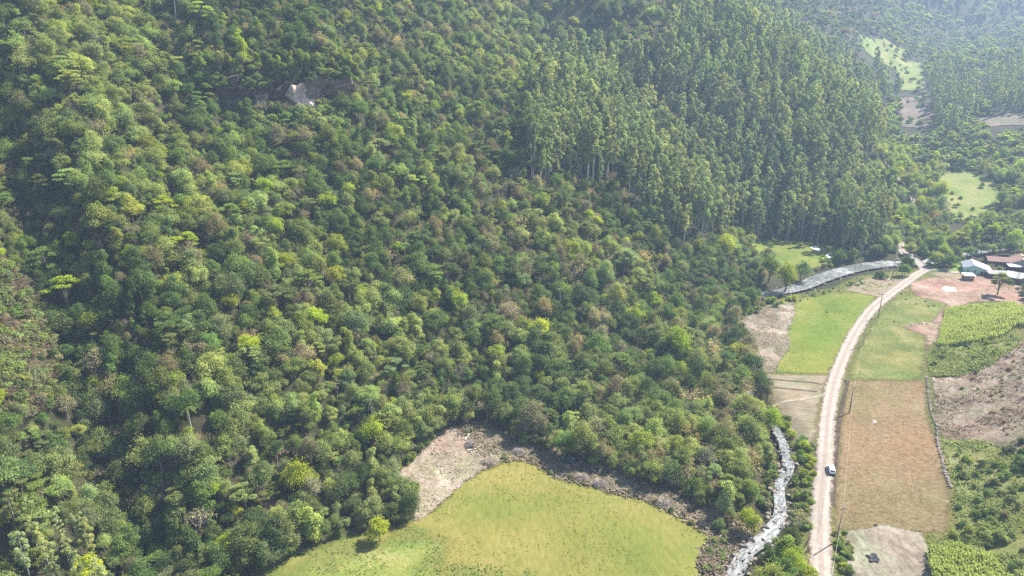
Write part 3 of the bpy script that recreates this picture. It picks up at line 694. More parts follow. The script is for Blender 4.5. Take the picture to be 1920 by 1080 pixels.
for k in range(150):
    a_ = rng.uniform(-30, 31); b_ = rng.uniform(-2.6, 2.8); lx_ = -88+a_*.80-b_*.60; ly_ = 276+a_*.60+b_*.80
    top_ = _zb+11*(.80+.30*float(vnoise(a_/6., 0, 14))); hi_ = max(top_+1, float(Hh(-88+a_*.8-3*.6, 276+a_*.6+3*.8)))
    zz_ = top_-.6+(hi_-top_+1)*rng.random()**1.5*(b_+4.2)/6.7; zz_ = max(zz_, float(Hh(lx_, ly_))-.3)
    kd = ['shrub', 'shrub', 'round', 'ragged', 'column'][int(rng.integers(5))]; sc_ = rng.uniform(1.0, 2.0) if kd == 'shrub' else rng.uniform(.35, .60)
    spots.append([lx_, ly_, zz_-1.0, kd, ['mid', 'olive', 'pale', 'yellow', 'olive', 'grey', 'dark'][int(rng.integers(7))], sc_]+[float(q) for q in proj(lx_, ly_, zz_+2)])
for k in range(34):
    a_ = rng.uniform(-31, -3) if k < 17 else rng.uniform(9, 31); b_ = rng.uniform(-6.2, -3.8); lx_ = -88+a_*.80-b_*.60; ly_ = 276+a_*.60+b_*.80; zz_ = _zb+11*(.80+.30*float(vnoise(a_/6., 0, 14)))-(rng.uniform(.5, 4.0) if k < 17 else rng.uniform(-1.5, 2.0))
    spots.append([lx_, ly_, zz_-1.0, 'shrub', ['mid', 'olive', 'dark', 'grey'][int(rng.integers(4))], rng.uniform(1.0, 1.9)]+[float(q) for q in proj(lx_, ly_, zz_+1)])
for k in range(12):
    a_ = rng.uniform(-30, -12) if k < 7 else rng.uniform(19, 31); b_ = rng.uniform(-11, -9); add(-88+a_*.80-b_*.60, 276+a_*.60+b_*.80, ['round', 'column', 'ragged'][k % 3], ['dark', 'mid', 'olive'][int(rng.integers(3))], rng.uniform(.45, .85))
for (px, py, kd, tt, sc_) in [(1870,553,'layered','olive',1.1),(1873,507,'shrub','lime',1.2),(1857,503,'bare','brown',.35),(1893,478,'ragged','mid',.9)]:
    b = G(px, py); spots.append([b.x, b.y, b.z, kd, tt, sc_]+[float(q) for q in proj(b.x, b.y, b.z+4)])
for k in range(64):
    a_ = -31+61*k/63+rng.uniform(-.6, .6); b_ = rng.uniform(-3.6, 3.0); lx_ = -88+a_*.80-b_*.60; ly_ = 276+a_*.60+b_*.80; zc_ = float(Hh(-88+a_*.8+3.6, 276+a_*.6-4.8))
    zz_ = float(Hh(-88+4.8, 276-6.4))+15.5*(.80+.30*float(vnoise(a_/6., 0, 14)))-rng.uniform(.2, 1.6); zz_ = max(zz_, float(Hh(lx_, ly_)))
    kd = ['shrub', 'round', 'ragged', 'column'][int(rng.integers(4))]; sc_ = rng.uniform(.9, 1.7) if kd == 'shrub' else rng.uniform(.35, .62)
    if kd == 'shrub': zz_ -= 1.2
    spots.append([lx_, ly_, zz_, kd, ['mid', 'olive', 'pale', 'yellow', 'lime', 'olive', 'grey'][int(rng.integers(7))], sc_]+[float(q) for q in proj(lx_, ly_, zz_+2)])
for k in range(46):
    u_ = k/45*4; i_ = min(int(u_), 3); a_, c_ = np.array(RIVER[9+i_]), np.array(RIVER[10+i_]); q_ = a_+(c_-a_)*(u_-i_); t_ = (c_-a_)/np.linalg.norm(c_-a_)
    if k > 40: continue
    q_ = q_+np.array([t_[1], -t_[0]])*rng.uniform(1.8, 3.4)*(1 if k % 3 else -1); add(q_[0], q_[1], ['ragged', 'round', 'bare', 'round'][k % 4], ['mid', 'grey', 'brown', 'lime', 'olive', 'pale', 'grey'][k % 7], rng.uniform(.75, 1.05))
for k in range(15):
    b = G(1752+k*9.5+rng.uniform(-3, 3), 493-k*1.5+rng.uniform(-1.5, 1.5)); add(b.x, b.y, ['round', 'ragged', 'round'][k % 3], ['mid', 'dark', 'lime', 'grey', 'olive', 'pale'][k % 6], rng.uniform(.5, .85))
print('trees', len(spots))

# scattered roadside and hillside shrubs
def shrubs_in(Pl, n, tints, smin, smax, kinds=('shrub',)):
    xs = [p[0] for p in Pl]; ys = [p[1] for p in Pl]; c = 0; it = 0
    while c < n and it < n*40:
        it += 1; x = rng.uniform(min(xs), max(xs)); y = rng.uniform(min(ys), max(ys))
        if not inpoly(np.array([x]), np.array([y]), Pl)[0]: continue
        add(x, y, kinds[int(rng.integers(len(kinds)))], tints[int(rng.integers(len(tints)))], rng.uniform(smin, smax)); c += 1
shrubs_in(Gl([(1790,840),(1900,870),(1960,900),(1960,1100),(1880,1100),(1850,1040),(1780,1020),(1795,960)]), 120, ['mid', 'olive', 'pale', 'olive', 'brown', 'grey', 'yellow', 'dark'], .35, 1.15)
shrubs_in(Gl([(1960,860),(2150,880),(2250,1150),(1990,1200)]), 45, ['mid', 'olive', 'dark', 'pale'], .5, 1.4)
shrubs_in(Gl([(1865,850),(1920,830),(1960,860),(1960,900),(1900,880)]), 10, ['dark', 'mid'], .9, 1.5)
shrubs_in(Gl([(1745,655),(1800,652),(1905,625),(1910,650),(1800,700),(1745,700)]), 26, ['mid', 'olive', 'lime', 'dark'], .5, 1.0)
shrubs_in(Gl([(1780,715),(1920,660),(1960,830),(1800,800)]), 26, ['brown', 'brown', 'olive', 'rust'], .35, .8)
shrubs_in(Gl([(1562,1000),(1590,1000),(1604,1100),(1572,1100)]), 24, ['olive', 'yellow', 'mid'], .5, .9)
shrubs_in(Gl([(1486,860),(1525,850),(1522,960),(1490,945)]), 26, ['mid', 'lime', 'olive'], .6, 1.1)
shrubs_in(Gl([(1455,790),(1480,790),(1520,850),(1500,870)]), 14, ['mid', 'lime'], .8, 1.4)
shrubs_in(Gl([(1480,560),(1560,535),(1620,525),(1620,535),(1540,556),(1490,568)]), 26, ['olive', 'pale', 'mid'], .35, .8)
shrubs_in(Gl([(1370,585),(1440,568),(1490,556),(1500,566),(1440,580),(1385,602)]), 22, ['mid', 'olive', 'lime'], .9, 1.7)
shrubs_in(Gl([(1540,508),(1600,488),(1660,477),(1690,474),(1680,462),(1600,465),(1530,490)]), 70, ['mid', 'olive', 'dark', 'pale', 'lime'], .7, 1.9)
shrubs_in(Gl([(1330,1010),(1380,985),(1400,1000),(1370,1060),(1320,1080)]), 40, ['pale', 'olive', 'brown', 'mid'], .35, .8)
shrubs_in(Z_DRY, 110, ['brown', 'olive', 'brown', 'bare', 'grey'], .3, .8)
shrubs_in(Z_SCRUB, 330, ['brown', 'brown', 'olive', 'pale', 'grey', 'mid', 'olive'], .7, 1.7)
shrubs_in(Gl([(455,186),(560,205),(665,184),(650,240),(560,262),(470,240)]), 120, ['mid', 'olive', 'dark', 'pale', 'grey'], 1.0, 2.0)
shrubs_in(Gl([(1765,398),(1835,408),(1885,382),(1895,395),(1835,424),(1770,418)]), 34, ['mid', 'olive', 'lime', 'pale'], .8, 1.7)
shrubs_in(Gl([(1436,850),(1456,868),(1450,930),(1442,962),(1422,950)]), 30, ['mid', 'olive', 'grey', 'brown'], .5, 1.2)
shrubs_in(Gl([(1478,925),(1512,930),(1520,1000),(1478,1010)]), 30, ['mid', 'olive', 'pale', 'brown'], .4, 1.1)
shrubs_in(Gl([(742,892),(790,847),(830,810),(820,800),(776,836),(730,885)]), 30, ['mid', 'olive', 'dark', 'brown'], .5, 1.3)
shrubs_in(Z_FAR2, 30, ['mid', 'olive', 'lime'], 1.5, 3.2)
shrubs_in(Z_FARB, 12, ['mid', 'olive'], 1.5, 3.0)
shrubs_in(Z_FAR1, 9, ['mid', 'olive'], .8, 1.8)
shrubs_in(Gl([(1720,500),(1760,480),(1790,470),(1800,486),(1760,500)]), 18, ['mid', 'lime', 'dark'], .6, 1.2)
for q in [(1718,571),(1735,566),(1741,575),(1751,574),(1698,562),(1676,604),(1550,586),(1585,716),(1690,552)]:
    b = G(*q); add(b.x, b.y, 'shrub', 'dark', .42)

# ---- split: the largest ones in view become objects of their own
FAM = {'round': 'broadleaf_tree', 'ragged': 'broadleaf_tree', 'layered': 'broadleaf_tree', 'column': 'broadleaf_tree', 'farround': 'broadleaf_tree', 'euc': 'eucalyptus_tree', 'fareuc': 'eucalyptus_tree', 'bare': 'bare_tree', 'palm': 'palm_tree', 'shrub': 'shrub'}
LIMIT = {'broadleaf_tree': 290, 'eucalyptus_tree': 240, 'bare_tree': 130, 'palm_tree': 20, 'shrub': 200}
nex = len(EXPL)
order = sorted(range(len(spots)), key=lambda i: -(PR[spots[i][3]][0][4]*spots[i][5]/spots[i][8]*(5 if i < nex else 1)))
cnt = {}; things = []; rest = []
for i in order:
    s = spots[i]; f = FAM[s[3]]
    if 4 < s[6] < 1916 and 4 < s[7] < 1078 and cnt.get(f, 0) < LIMIT[f] and s[8] < 900:
        cnt[f] = cnt.get(f, 0)+1; things.append(i)
    else: rest.append(i)
print('things', cnt, 'rest', len(rest))
LAND = [((545,170), 'the rocky cliff'), ((120,1000), 'the lower left corner'), ((60,620), 'the dry scrub slope'), ((700,930), 'the meadow left end'), ((850,860), 'the bare pinkish earth'), ((1070,860), 'the black heap'),
        ((1250,900), 'the meadow back edge'), ((1450,930), 'the lower rapids'), ((1430,640), 'the pale streamside clearing'), ((1490,470), 'the riverside meadow'), ((1600,500), 'the upper river bend'), ((1830,480), 'the green house'), ((1820,360), 'the bright valley pasture'),
        ((1640,200), 'the far eucalyptus end'), ((1200,250), 'the near eucalyptus edge'), ((1500,420), 'the eucalyptus wood foot'), ((960,20), 'the top edge of the hill'), ((100,60), 'the upper left corner'), ((400,420), 'the sunlit mid slope'), ((900,420), 'the centre of the hillside'), ((1540,1000), 'the lowest road stretch'),
        ((1850,950), 'the right green slope'), ((1830,740), 'the brown slope'), ((250,820), 'the dark gully'), ((1060,620), 'the trees above the stream')]
COLN = {'dark': 'dark green', 'olive': 'olive green', 'mid': 'fresh green', 'grey': 'grey green', 'pale': 'pale green', 'yellow': 'yellowish green', 'lime': 'bright lime green', 'brown': 'dull brown', 'rust': 'rusty orange', 'bare': 'pale grey', 'euc': 'blue green', 'eucpale': 'pale silvery green'}
KN = {'round': 'rounded tree', 'ragged': 'loose feathery tree', 'layered': 'flat-topped spreading tree', 'column': 'vine-draped upright tree', 'farround': 'small distant tree', 'euc': 'tall slender eucalyptus', 'fareuc': 'tall distant eucalyptus', 'bare': 'leafless twiggy tree', 'palm': 'feather-leaved palm', 'shrub': 'low shrub'}
KN['bush'] = 'low bush'
def where(px, py, tier):
    d = [((px-a)**2+(py-b)**2, n, a, b) for (a, b), n in LAND]; q = sorted(d)[0]; dx, dy = px-q[2], py-q[3]
    side = ('above' if dy < 0 else 'below') if abs(dy) > abs(dx)*.8 else ('right of' if dx > 0 else 'left of')
    r = math.sqrt(q[0]); dist = ['just', '', 'well', 'far'][min(3, int(r/55))]
    return (dist+' '+side).strip()+' '+q[1]
LAB = {}
_o = 'zeroth first second third fourth fifth sixth seventh eighth ninth tenth eleventh twelfth thirteenth fourteenth fifteenth sixteenth seventeenth eighteenth nineteenth'.split()
ORD = _o[1:]+['twentieth']+['twenty-'+q for q in _o[1:10]]+['thirtieth']+['thirty-'+q for q in _o[1:10]]+['fortieth']+['forty-'+q for q in _o[1:10]]
def tree_things():
    recs = []
    for i in things:
        x, y, z, kind, tint, sc, px, py, Z = spots[i]
        size = 'small ' if sc < .72 else 'large ' if sc > 1.12 else ''
        if kind in ('euc', 'fareuc'): size = 'short ' if sc < .95 else 'lofty ' if sc > 1.1 else ''
        if len(COLN[tint].split()) > 2 or kind == 'palm': size = ''
        lab = f"{size}{COLN[tint]} {KN[kind]} {where(px, py, 0)}"
        recs.append([i, lab, px, py])
    by = {}
    for r in recs: by.setdefault(r[1], []).append(r)
    out = {}
    for lab, rs in by.items():
        if len(rs) == 1: out[rs[0][0]] = lab; continue
        # tell the members apart by their order from left to right
        rs.sort(key=lambda r: r[2]); n = len(rs)
        for k, r in enumerate(rs):
            lab = lab if len(lab.split()) < 14 else lab.replace('tall slender ', 'tall ').replace('tall distant ', 'distant ').replace('flat-topped spreading', 'flat-topped').replace('vine-draped upright', 'vine-draped').replace('loose feathery', 'feathery').replace('leafless twiggy', 'leafless')
            out[r[0]] = ('leftmost' if k == 0 else 'rightmost' if k == n-1 else ORD[k]+' from left')+' '+lab
    return out
LABS = tree_things()
GRP = {'broadleaf_tree': 'broadleaf trees of the hillside forest', 'eucalyptus_tree': 'eucalyptus trees of the plantation', 'bare_tree': 'leafless trees among the forest', 'palm_tree': 'palms among the forest', 'shrub': 'shrubs on open ground'}
CATN = {'broadleaf_tree': 'tree', 'eucalyptus_tree': 'tree', 'bare_tree': 'tree', 'palm_tree': 'palm', 'shrub': 'shrub'}
protos = {}
for i in things:
    x, y, z, kind, tint, sc, px, py, Z = spots[i]
    f = FAM[kind]; vi = int(rng.integers(len(PR[kind]))); key = (kind, vi)
    if key not in protos:
        r = empty(f, (0, 0, 0)); a = link('crown', PR[kind][vi][0], r); b = link('stems' if kind == 'shrub' else 'trunk', PR[kind][vi][1], r); protos[key] = (r, a, b); new = (r, a, b)
    else:
        P = protos[key]; r, a, b = [q.copy() for q in P]
        for q in (r, a, b): COL.objects.link(q)
        a.parent = r; b.parent = r; new = (r, a, b)
    r.location = (x, y, z-.1); r.rotation_euler = (rng.normal(0, .03), rng.normal(0, .03), rng.uniform(0, 6.28)); r.scale = (sc*rng.uniform(.9, 1.12), sc*rng.uniform(.9, 1.12), sc*rng.uniform(.88, 1.1))
    j = rng.uniform(.66, 1.36); tc = TINTS[tint]; jr = rng.uniform(.9, 1.12)
    a['tint'] = [tc[0]*j*jr, tc[1]*j, tc[2]*j*rng.uniform(.8, 1.25)]
    tag(r, LABS[i], CATN[f], GRP[f])

# ---- the rest: instanced forest, one object per family
PC = bpy.data.collections.new('tree_shapes'); names = []; pidx = {}
for k, L in PR.items():
    for vi, e in enumerate(L):
        ob = bpy.data.objects.new(f"shape_{len(names):02d}", e[2]); PC.objects.link(ob); pidx[(k, vi)] = len(names); names.append(ob)
def scatter(name, ids, label, cat):
    n = len(ids); 
    if not n: return
    V = np.zeros((n, 3)); I = np.zeros(n, np.int32); RT = np.zeros((n, 3)); SC = np.zeros((n, 3)); TI = np.zeros((n, 3))
    for q, i in enumerate(ids):
        x, y, z, kind, tint, sc, px, py, Z = spots[i]
        V[q] = (x, y, z-.1); I[q] = pidx[(kind, int(rng.integers(len(PR[kind]))))]
        RT[q] = (rng.normal(0, .03), rng.normal(0, .03), rng.uniform(0, 6.28)); SC[q] = (sc*rng.uniform(.9, 1.12), sc*rng.uniform(.9, 1.12), sc*rng.uniform(.88, 1.1))
        j = rng.uniform(.66, 1.36); tc = TINTS[tint]; jr = rng.uniform(.9, 1.12); TI[q] = (tc[0]*j*jr, tc[1]*j, tc[2]*j*rng.uniform(.8, 1.25))
    me = bpy.data.meshes.new(name); me.vertices.add(n); me.vertices.foreach_set('co', V.astype(np.float32).ravel())
    a = me.attributes.new('pick', 'INT', 'POINT'); a.data.foreach_set('value', I)
    for nm, A in (('rot', RT), ('scl', SC), ('tintp', TI)):
        a = me.attributes.new(nm, 'FLOAT_VECTOR', 'POINT'); a.data.foreach_set('vector', A.astype(np.float32).ravel())
    o = link(name, me); o['kind'] = 'stuff'; tag(o, label, cat)
    g = bpy.data.node_groups.new('scatter_'+name, 'GeometryNodeTree')
    g.interface.new_socket('Geometry', in_out='INPUT', socket_type='NodeSocketGeometry'); g.interface.new_socket('Geometry', in_out='OUTPUT', socket_type='NodeSocketGeometry')
    gi = g.nodes.new('NodeGroupInput'); go = g.nodes.new('NodeGroupOutput')
    mp = g.nodes.new('GeometryNodeMeshToPoints'); ip = g.nodes.new('GeometryNodeInstanceOnPoints'); ci = g.nodes.new('GeometryNodeCollectionInfo')
    ci.inputs['Collection'].default_value = PC; ci.inputs['Separate Children'].default_value = True; ci.inputs['Reset Children'].default_value = True
    def na(nm, ty):
        q = g.nodes.new('GeometryNodeInputNamedAttribute'); q.data_type = ty; q.inputs['Name'].default_value = nm; return q.outputs['Attribute']
    L = g.links.new; L(gi.outputs[0], mp.inputs[0]); L(mp.outputs[0], ip.inputs['Points']); L(ci.outputs[0], ip.inputs['Instance'])
    ip.inputs['Pick Instance'].default_value = True; L(na('pick', 'INT'), ip.inputs['Instance Index'])
    e2r = g.nodes.new('FunctionNodeEulerToRotation'); L(na('rot', 'FLOAT_VECTOR'), e2r.inputs[0]); L(e2r.outputs[0], ip.inputs['Rotation']); L(na('scl', 'FLOAT_VECTOR'), ip.inputs['Scale'])
    st = g.nodes.new('GeometryNodeStoreNamedAttribute'); st.data_type = 'FLOAT_VECTOR'; st.domain = 'INSTANCE'; st.inputs['Name'].default_value = 'tint'
    L(ip.outputs[0], st.inputs['Geometry']); L(na('tintp', 'FLOAT_VECTOR'), st.inputs['Value']); L(st.outputs[0], go.inputs[0])
    md = o.modifiers.new('scatter', 'NODES'); md.node_group = g
    return o
rb = {}
for i in rest: rb.setdefault(FAM[spots[i][3]], []).append(i)
scatter('broadleaf_forest', rb.get('broadleaf_tree', []), 'dense mixed broadleaf forest covering the mountainside', 'forest')
scatter('eucalyptus_forest', rb.get('eucalyptus_tree', []), 'far blue green mass of the eucalyptus plantation', 'forest')
scatter('leafless_forest_trees', rb.get('bare_tree', [])+rb.get('palm_tree', []), 'greyish leafless trees mixed through the forest canopy', 'forest')
scatter('undergrowth', rb.get('shrub', []), 'low mixed scrub growing on the open slopes', 'undergrowth')

# ================================================================== ROCK, WATER STONES
def strata_mat(name, cols, dark=.0):
    m, t, o = newmat(name); a = noise(t, .35, 7, .7, pos(t, (1, 1, 2.2))); b = noise(t, 1.6, 8, .75, pos(t))
    f = math_(t, 'ADD', math_(t, 'MULTIPLY', a, .6), math_(t, 'MULTIPLY', b, .4)); n = len(cols)
    c = ramp(t, f, [(.36+.28*i/(n-1), cols[i]) for i in range(n)]); p = bsdf(t, c, .9, .15, b, .9, .3); t.links.new(p.outputs[0], o.inputs[0]); return m
M_CLIFF = strata_mat('sandstone', [C(.04,.032,.028), C(.11,.085,.07), C(.22,.165,.135), C(.40,.31,.25)])
M_CLIFFD = strata_mat('recess_shade_sandstone', [C(.018,.016,.014), C(.05,.04,.034), C(.11,.085,.07), C(.22,.17,.14)])  # darker copy of the sandstone: shade of the left recess painted into the colour
M_CLIFFP = strata_mat('pale_sandstone', [C(.16,.11,.09), C(.36,.26,.21), C(.55,.42,.34), C(.62,.52,.44)])
M_CLIFFR = strata_mat('red_sandstone', [C(.10,.06,.05), C(.26,.15,.11), C(.42,.27,.20)])
M_ROCKD = strata_mat('dark_basalt', [C(.02,.02,.022), C(.05,.048,.05), C(.10,.095,.09)])
M_ROCKP = strata_mat('pinkish_river_rock', [C(.16,.12,.10), C(.28,.22,.185), C(.42,.35,.30)])
M_ROCKG = strata_mat('grey_stone', [C(.09,.075,.06), C(.19,.16,.13), C(.33,.29,.24)])
def cl(a, b): return (-88+a*.80-b*.60, 276+a*.60+b*.80)
CLF = empty('rock_cliff', (0, 0, 0)); tag(CLF, 'layered sandstone cliff with dark overhang showing through the forest high on the slope', 'cliff')
def face(name, a0, a1, zlo, zhi, prot, over, mat, seed, sunk=1.5):
    na = int((a1-a0)/.45)+2; nh = 26; V = []; x0, y0 = cl((a0+a1)/2, -8); zb = float(Hh(x0, y0)); 
    for i in range(na):
        a = a0+(a1-a0)*i/(na-1); s = i/(na-1); env = min(1, min(s, 1-s)*5)**.6
        for j in range(nh+4):
            h = min(j/(nh-1), 1.0); ledge = (vnoise(h*5+a/14.+seed, a/9., seed)-.5)*2.6+(vnoise(a/1.7, h*4., seed+3)-.5)*1.7+(vnoise(a/5., h*2., seed+7)-.5)*3.6
            b = -prot*env-over*env*h**1.5+ledge*env
            top = zhi*(.62+.30*vnoise(a/6., 0, 14)+.36*vnoise(a/2.2, 3, 14))*(.45+.55*min(1, min(s, 1-s)*6))
            if j >= nh: b = b+(j-nh+1)*1.6; 
            x, y = cl(a, float(b)); V.append((x, y, zb+zlo+(top-zlo)*h-(0 if j < nh else .15*(j-nh))))
    n2 = nh+4; I = np.arange(na*n2).reshape(na, n2); F = np.stack([I[:-1, :-1], I[1:, :-1], I[1:, 1:], I[:-1, 1:]], -1).reshape(-1, 4)
    o = link(name, mesh_np(name, V, F, mats=[mat]), CLF); return o
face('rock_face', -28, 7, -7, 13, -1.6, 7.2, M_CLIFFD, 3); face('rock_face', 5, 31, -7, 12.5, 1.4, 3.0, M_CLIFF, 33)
face('rock_ledge', -1, 13, -6, 8.0, 7.0, -4.0, M_CLIFFP, 9); face('overhanging_ledge', 14, 30, 6.5, 9.0, 3.4, 2.4, M_CLIFFR, 15)
face('rock_buttress', -13, -6, -5, 10, 3.4, .9, M_CLIFF, 21)
def rockmesh(seed, sub=2, fl=.7, n=3):
    import bmesh
    bm = bmesh.new(); bmesh.ops.create_icosphere(bm, subdivisions=sub, radius=1)
    rr = np.random.default_rng(seed); 
    cuts = [(Vector(rr.normal(0, 1, 3)).normalized(), rr.uniform(.5, .85)) for _ in range(9)]
    for v in bm.verts:
        for d, r in cuts:
            q = v.co.dot(d)
            if q > r: v.co -= d*(q-r)
        v.co *= 1+rr.normal(0, .03); v.co.z *= fl
    me = bpy.data.meshes.new('rock'); bm.to_mesh(me); bm.free(); return me
RK = {}
for nm, mt_ in (('d', M_ROCKD), ('p', M_ROCKP), ('g', M_ROCKG)):
    for k in range(3):
        me = rockmesh(200+k); me.materials.append(mt_); RK[(nm, k)] = me
RN = {'d': 'dark wet', 'p': 'pinkish', 'g': 'grey'}
def boulder(name, x, y, z, s, kind, label, group, cat='boulder'):
    o = bpy.data.objects.new(name, RK[(kind, int(rng.integers(3)))]); COL.objects.link(o); o.location = (x, y, z)
    o.scale = (s*rng.uniform(.8, 1.3), s*rng.uniform(.8, 1.2), s*rng.uniform(.7, 1.1)); o.rotation_euler = (rng.normal(0, .2), rng.normal(0, .2), rng.uniform(0, 6.28))
    tag(o, label, cat, group); return o
big = [((1406,1036),1.5,'d','large dark rock in the lower rapids'),((1398,1040),1.0,'d','dark rock at the left side of the large dark rapids rock'),((1383,1056),1.5,'p','broad pinkish rock at the left edge of the lower rapids'),((1372,1068),1.8,'p','pinkish slab rock at the bottom left of the stream'),
       ((1392,1068),1.1,'p','small pinkish rock in the white water near the bottom'),((1400,1076),1.0,'d','dark rock in foam at the bottom edge'),((1462,943),.9,'d','lone dark rock in midstream above the bend'),((1452,930),.7,'p','pale stone on the left margin of the narrow stream'),
       ((1470,880),1.5,'d','dark rock where the stream comes out of the trees'),((1482,892),1.2,'d','dark rock under the bank beside the stream mouth'),((1362,1052),1.2,'p','pinkish rock on the shore below the dry grass'),((1440,985),.9,'g','grey stone at the inner side of the stream bend'),
       ((1425,1010),.8,'d','small dark rock in the bend of the rapids'),((1350,575),1.4,'p','pale rock in the small gap of the middle rapids'),((1341,583),1.1,'g','grey rock in the small gap of the middle rapids')]
for (px, py), s, k, lab in big:
    b = G(px, py); boulder('river_boulder', b.x, b.y, min(b.z, -.5)+.1, s*.85, k, lab, 'boulders in the stream')
# small stones along both banks and in the water: past counting
def rubble(name, n, place, smin, smax, mats, label, cat):
    base = [RK[('g', 0)], RK[('g', 1)]]; Vs = []; Fs = []; ms = []; off = 0
    import bmesh
    bm = bmesh.new(); bmesh.ops.create_icosphere(bm, subdivisions=1, radius=1); bv = np.array([tuple(v.co) for v in bm.verts]); bf = np.array([[v.index for v in f.verts] for f in bm.faces]); bm.free()
    for i in range(n):
        x, y, z = place(i); s = rng.uniform(smin, smax); r = rng.uniform(0, 6.28); c_, s_ = math.cos(r), math.sin(r)
        q = bv*(1+rng.normal(0, .13, (len(bv), 1)))*np.array([s*rng.uniform(.7, 1.4), s*rng.uniform(.7, 1.2), s*rng.uniform(.45, .8)])
        q = np.stack([q[:, 0]*c_-q[:, 1]*s_, q[:, 0]*s_+q[:, 1]*c_, q[:, 2]], 1)+np.array([x, y, z])
        Vs.append(q); Fs.append(bf+off); off += len(bv); ms += [int(rng.integers(len(mats)))]*len(bf)
    o = link(name, mesh_np(name, np.concatenate(Vs), None, np.concatenate(Fs), mats=mats, fm=ms)); tag(o, label, cat, kind='stuff'); return o
RS = smooth(RIVER, 10); RWs = [2*np.interp(i/(len(RS)-1)*(len(RW)-1), range(len(RW)), RW) for i in range(len(RS))]
def bankp(i):
    k = int(rng.integers(8, len(RS)-10)); p = RS[k]; tt = RS[k+1]-RS[k]; tt = tt/np.linalg.norm(tt); sd_ = 1 if rng.random() < .5 else -1
    q = p+np.array([tt[1], -tt[0]])*sd_*(RWs[k]*.5*rng.uniform(.55, 1.5)); return q[0], q[1], max(float(Hh(q[0], q[1])), -.85)+.05
rubble('bank_stones', 520, bankp, .15, .7, [M_ROCKP, M_ROCKG, M_ROCKG, M_ROCKD], 'loose stones strewn along both banks of the stream', 'stones')
def watp(i):
    k = int(rng.integers(8, 150)); p = RS[k]; tt = RS[k+1]-RS[k]; tt = tt/np.linalg.norm(tt)
    q = p+np.array([tt[1], -tt[0]])*RWs[k]*.42*rng.uniform(-1, 1); return q[0], q[1], -.72
rubble('stream_stones', 60, watp, .2, .6, [M_ROCKD, M_ROCKG], 'small rocks breaking the surface of the stream', 'stones')
def dp(i):
    while True:
        xs = [p[0] for p in Z_DIRT]; ys = [p[1] for p in Z_DIRT]; x = rng.uniform(min(xs), max(xs)); y = rng.uniform(min(ys), max(ys))
        if inpoly(np.array([x]), np.array([y]), Z_DIRT)[0]: return x, y, float(Hh(x, y))+.25
rubble('earth_clods', 420, dp, .08, .34, [M_ROCKP, M_ROCKG, M_ROCKP], 'clods, roots and stones scattered over the bare earth', 'clods')
# dry stone wall
WALL = smooth(Gl([(1738,706),(1741,740),(1746,775),(1756,800),(1758,830),(1766,862),(1774,890),(1783,915)]), 40)
W_ = empty('stone_wall', (WALL[0][0], WALL[0][1], float(Hh(*WALL[0])))); tag(W_, 'tumbled dry stone wall between the brown stubble field and the slope', 'wall')
def wp(i):
    q = WALL[int(rng.integers(len(WALL)))]; return q[0]+rng.normal(0, .17), q[1]+rng.normal(0, .15), float(Hh(*q))+rng.uniform(.0, .4)
ws = rubble('stones', 1000, wp, .13, .36, [M_ROCKG, M_ROCKG, M_ROCKP], None, None); ws.parent = W_; ws.matrix_parent_inverse = Matrix.Translation(-W_.location)
for (px, py), s, lab in [((1630,1046),1.0,'left black rock of the heap in the pale clearing'), ((1640,1043),.9,'topmost black rock of the heap in the pale clearing'), ((1641,1051),.8,'right black rock of the heap in the pale clearing'), ((1634,1053),.7,'lowest black rock of the heap in the pale clearing'), ((1641,986),.5,'small lone dark rock at the top edge of the pale clearing')]:
    b = G(px, py); boulder('black_boulder', b.x, b.y, b.z+.25, s, 'd', lab, 'black rocks in the pale clearing')
b = G(1636, 791); o = boulder('flat_boulder', b.x, b.y, b.z+.05, 1.3, 'p', 'flat pale rock lying alone in the brown stubble field', None); o.scale = (2.0, 1.3, .35); 
for k, (px, py) in enumerate([(1706,612),(1710,610),(1713,611),(1717,609),(1721,610),(1724,608),(1727,609),(1731,607),(1734,606),(1737,607),(1739,609),(1709,607)]):
    b = G(px, py); sk = sorted([1706,1710,1713,1717,1721,1724,1727,1731,1734,1737,1739,1709]).index(px); boulder('building_stone', b.x, b.y, b.z+.2, rng.uniform(.45, .7), 'p', ORD[sk]+' orange pink stone from left in the row beside the red earth', 'stones in a row beside the red earth', 'stone')

# ================================================================== STRUCTURES
CONCD = simple('worn_concrete', (.24, .215, .19), .9, .1, .25, 1.0)
CONC = simple('concrete', (.42, .40, .37), .9, .15, .2, 1.2)
def obox(name, c, d, mat, parent=None, rz=0): return MB().box(c, d, rz).build(name, mat, parent)
# low bridge over the stream
A = G(1731, 503); B = G(1700, 474); dv = Vector((B.x-A.x, B.y-A.y, 0)); L = dv.length; bz = math.atan2(dv.y, dv.x)
br = empty('low_bridge', ((A.x+B.x)/2, (A.y+B.y)/2, 0), bz); tag(br, 'low concrete bridge carrying the road over the stream', 'bridge')
obox('deck', (0, 0, .28), (L, 4.4, .4), CONCD, br)
for s in (-1, 1): obox('kerb', (0, s*2.15, .58), (L, .2, .2), CONCD, br)
for k in range(3): obox('pier', ((k-1)*L*.27, 0, -.9), (.8, 4.0, 1.95), CONCD, br)
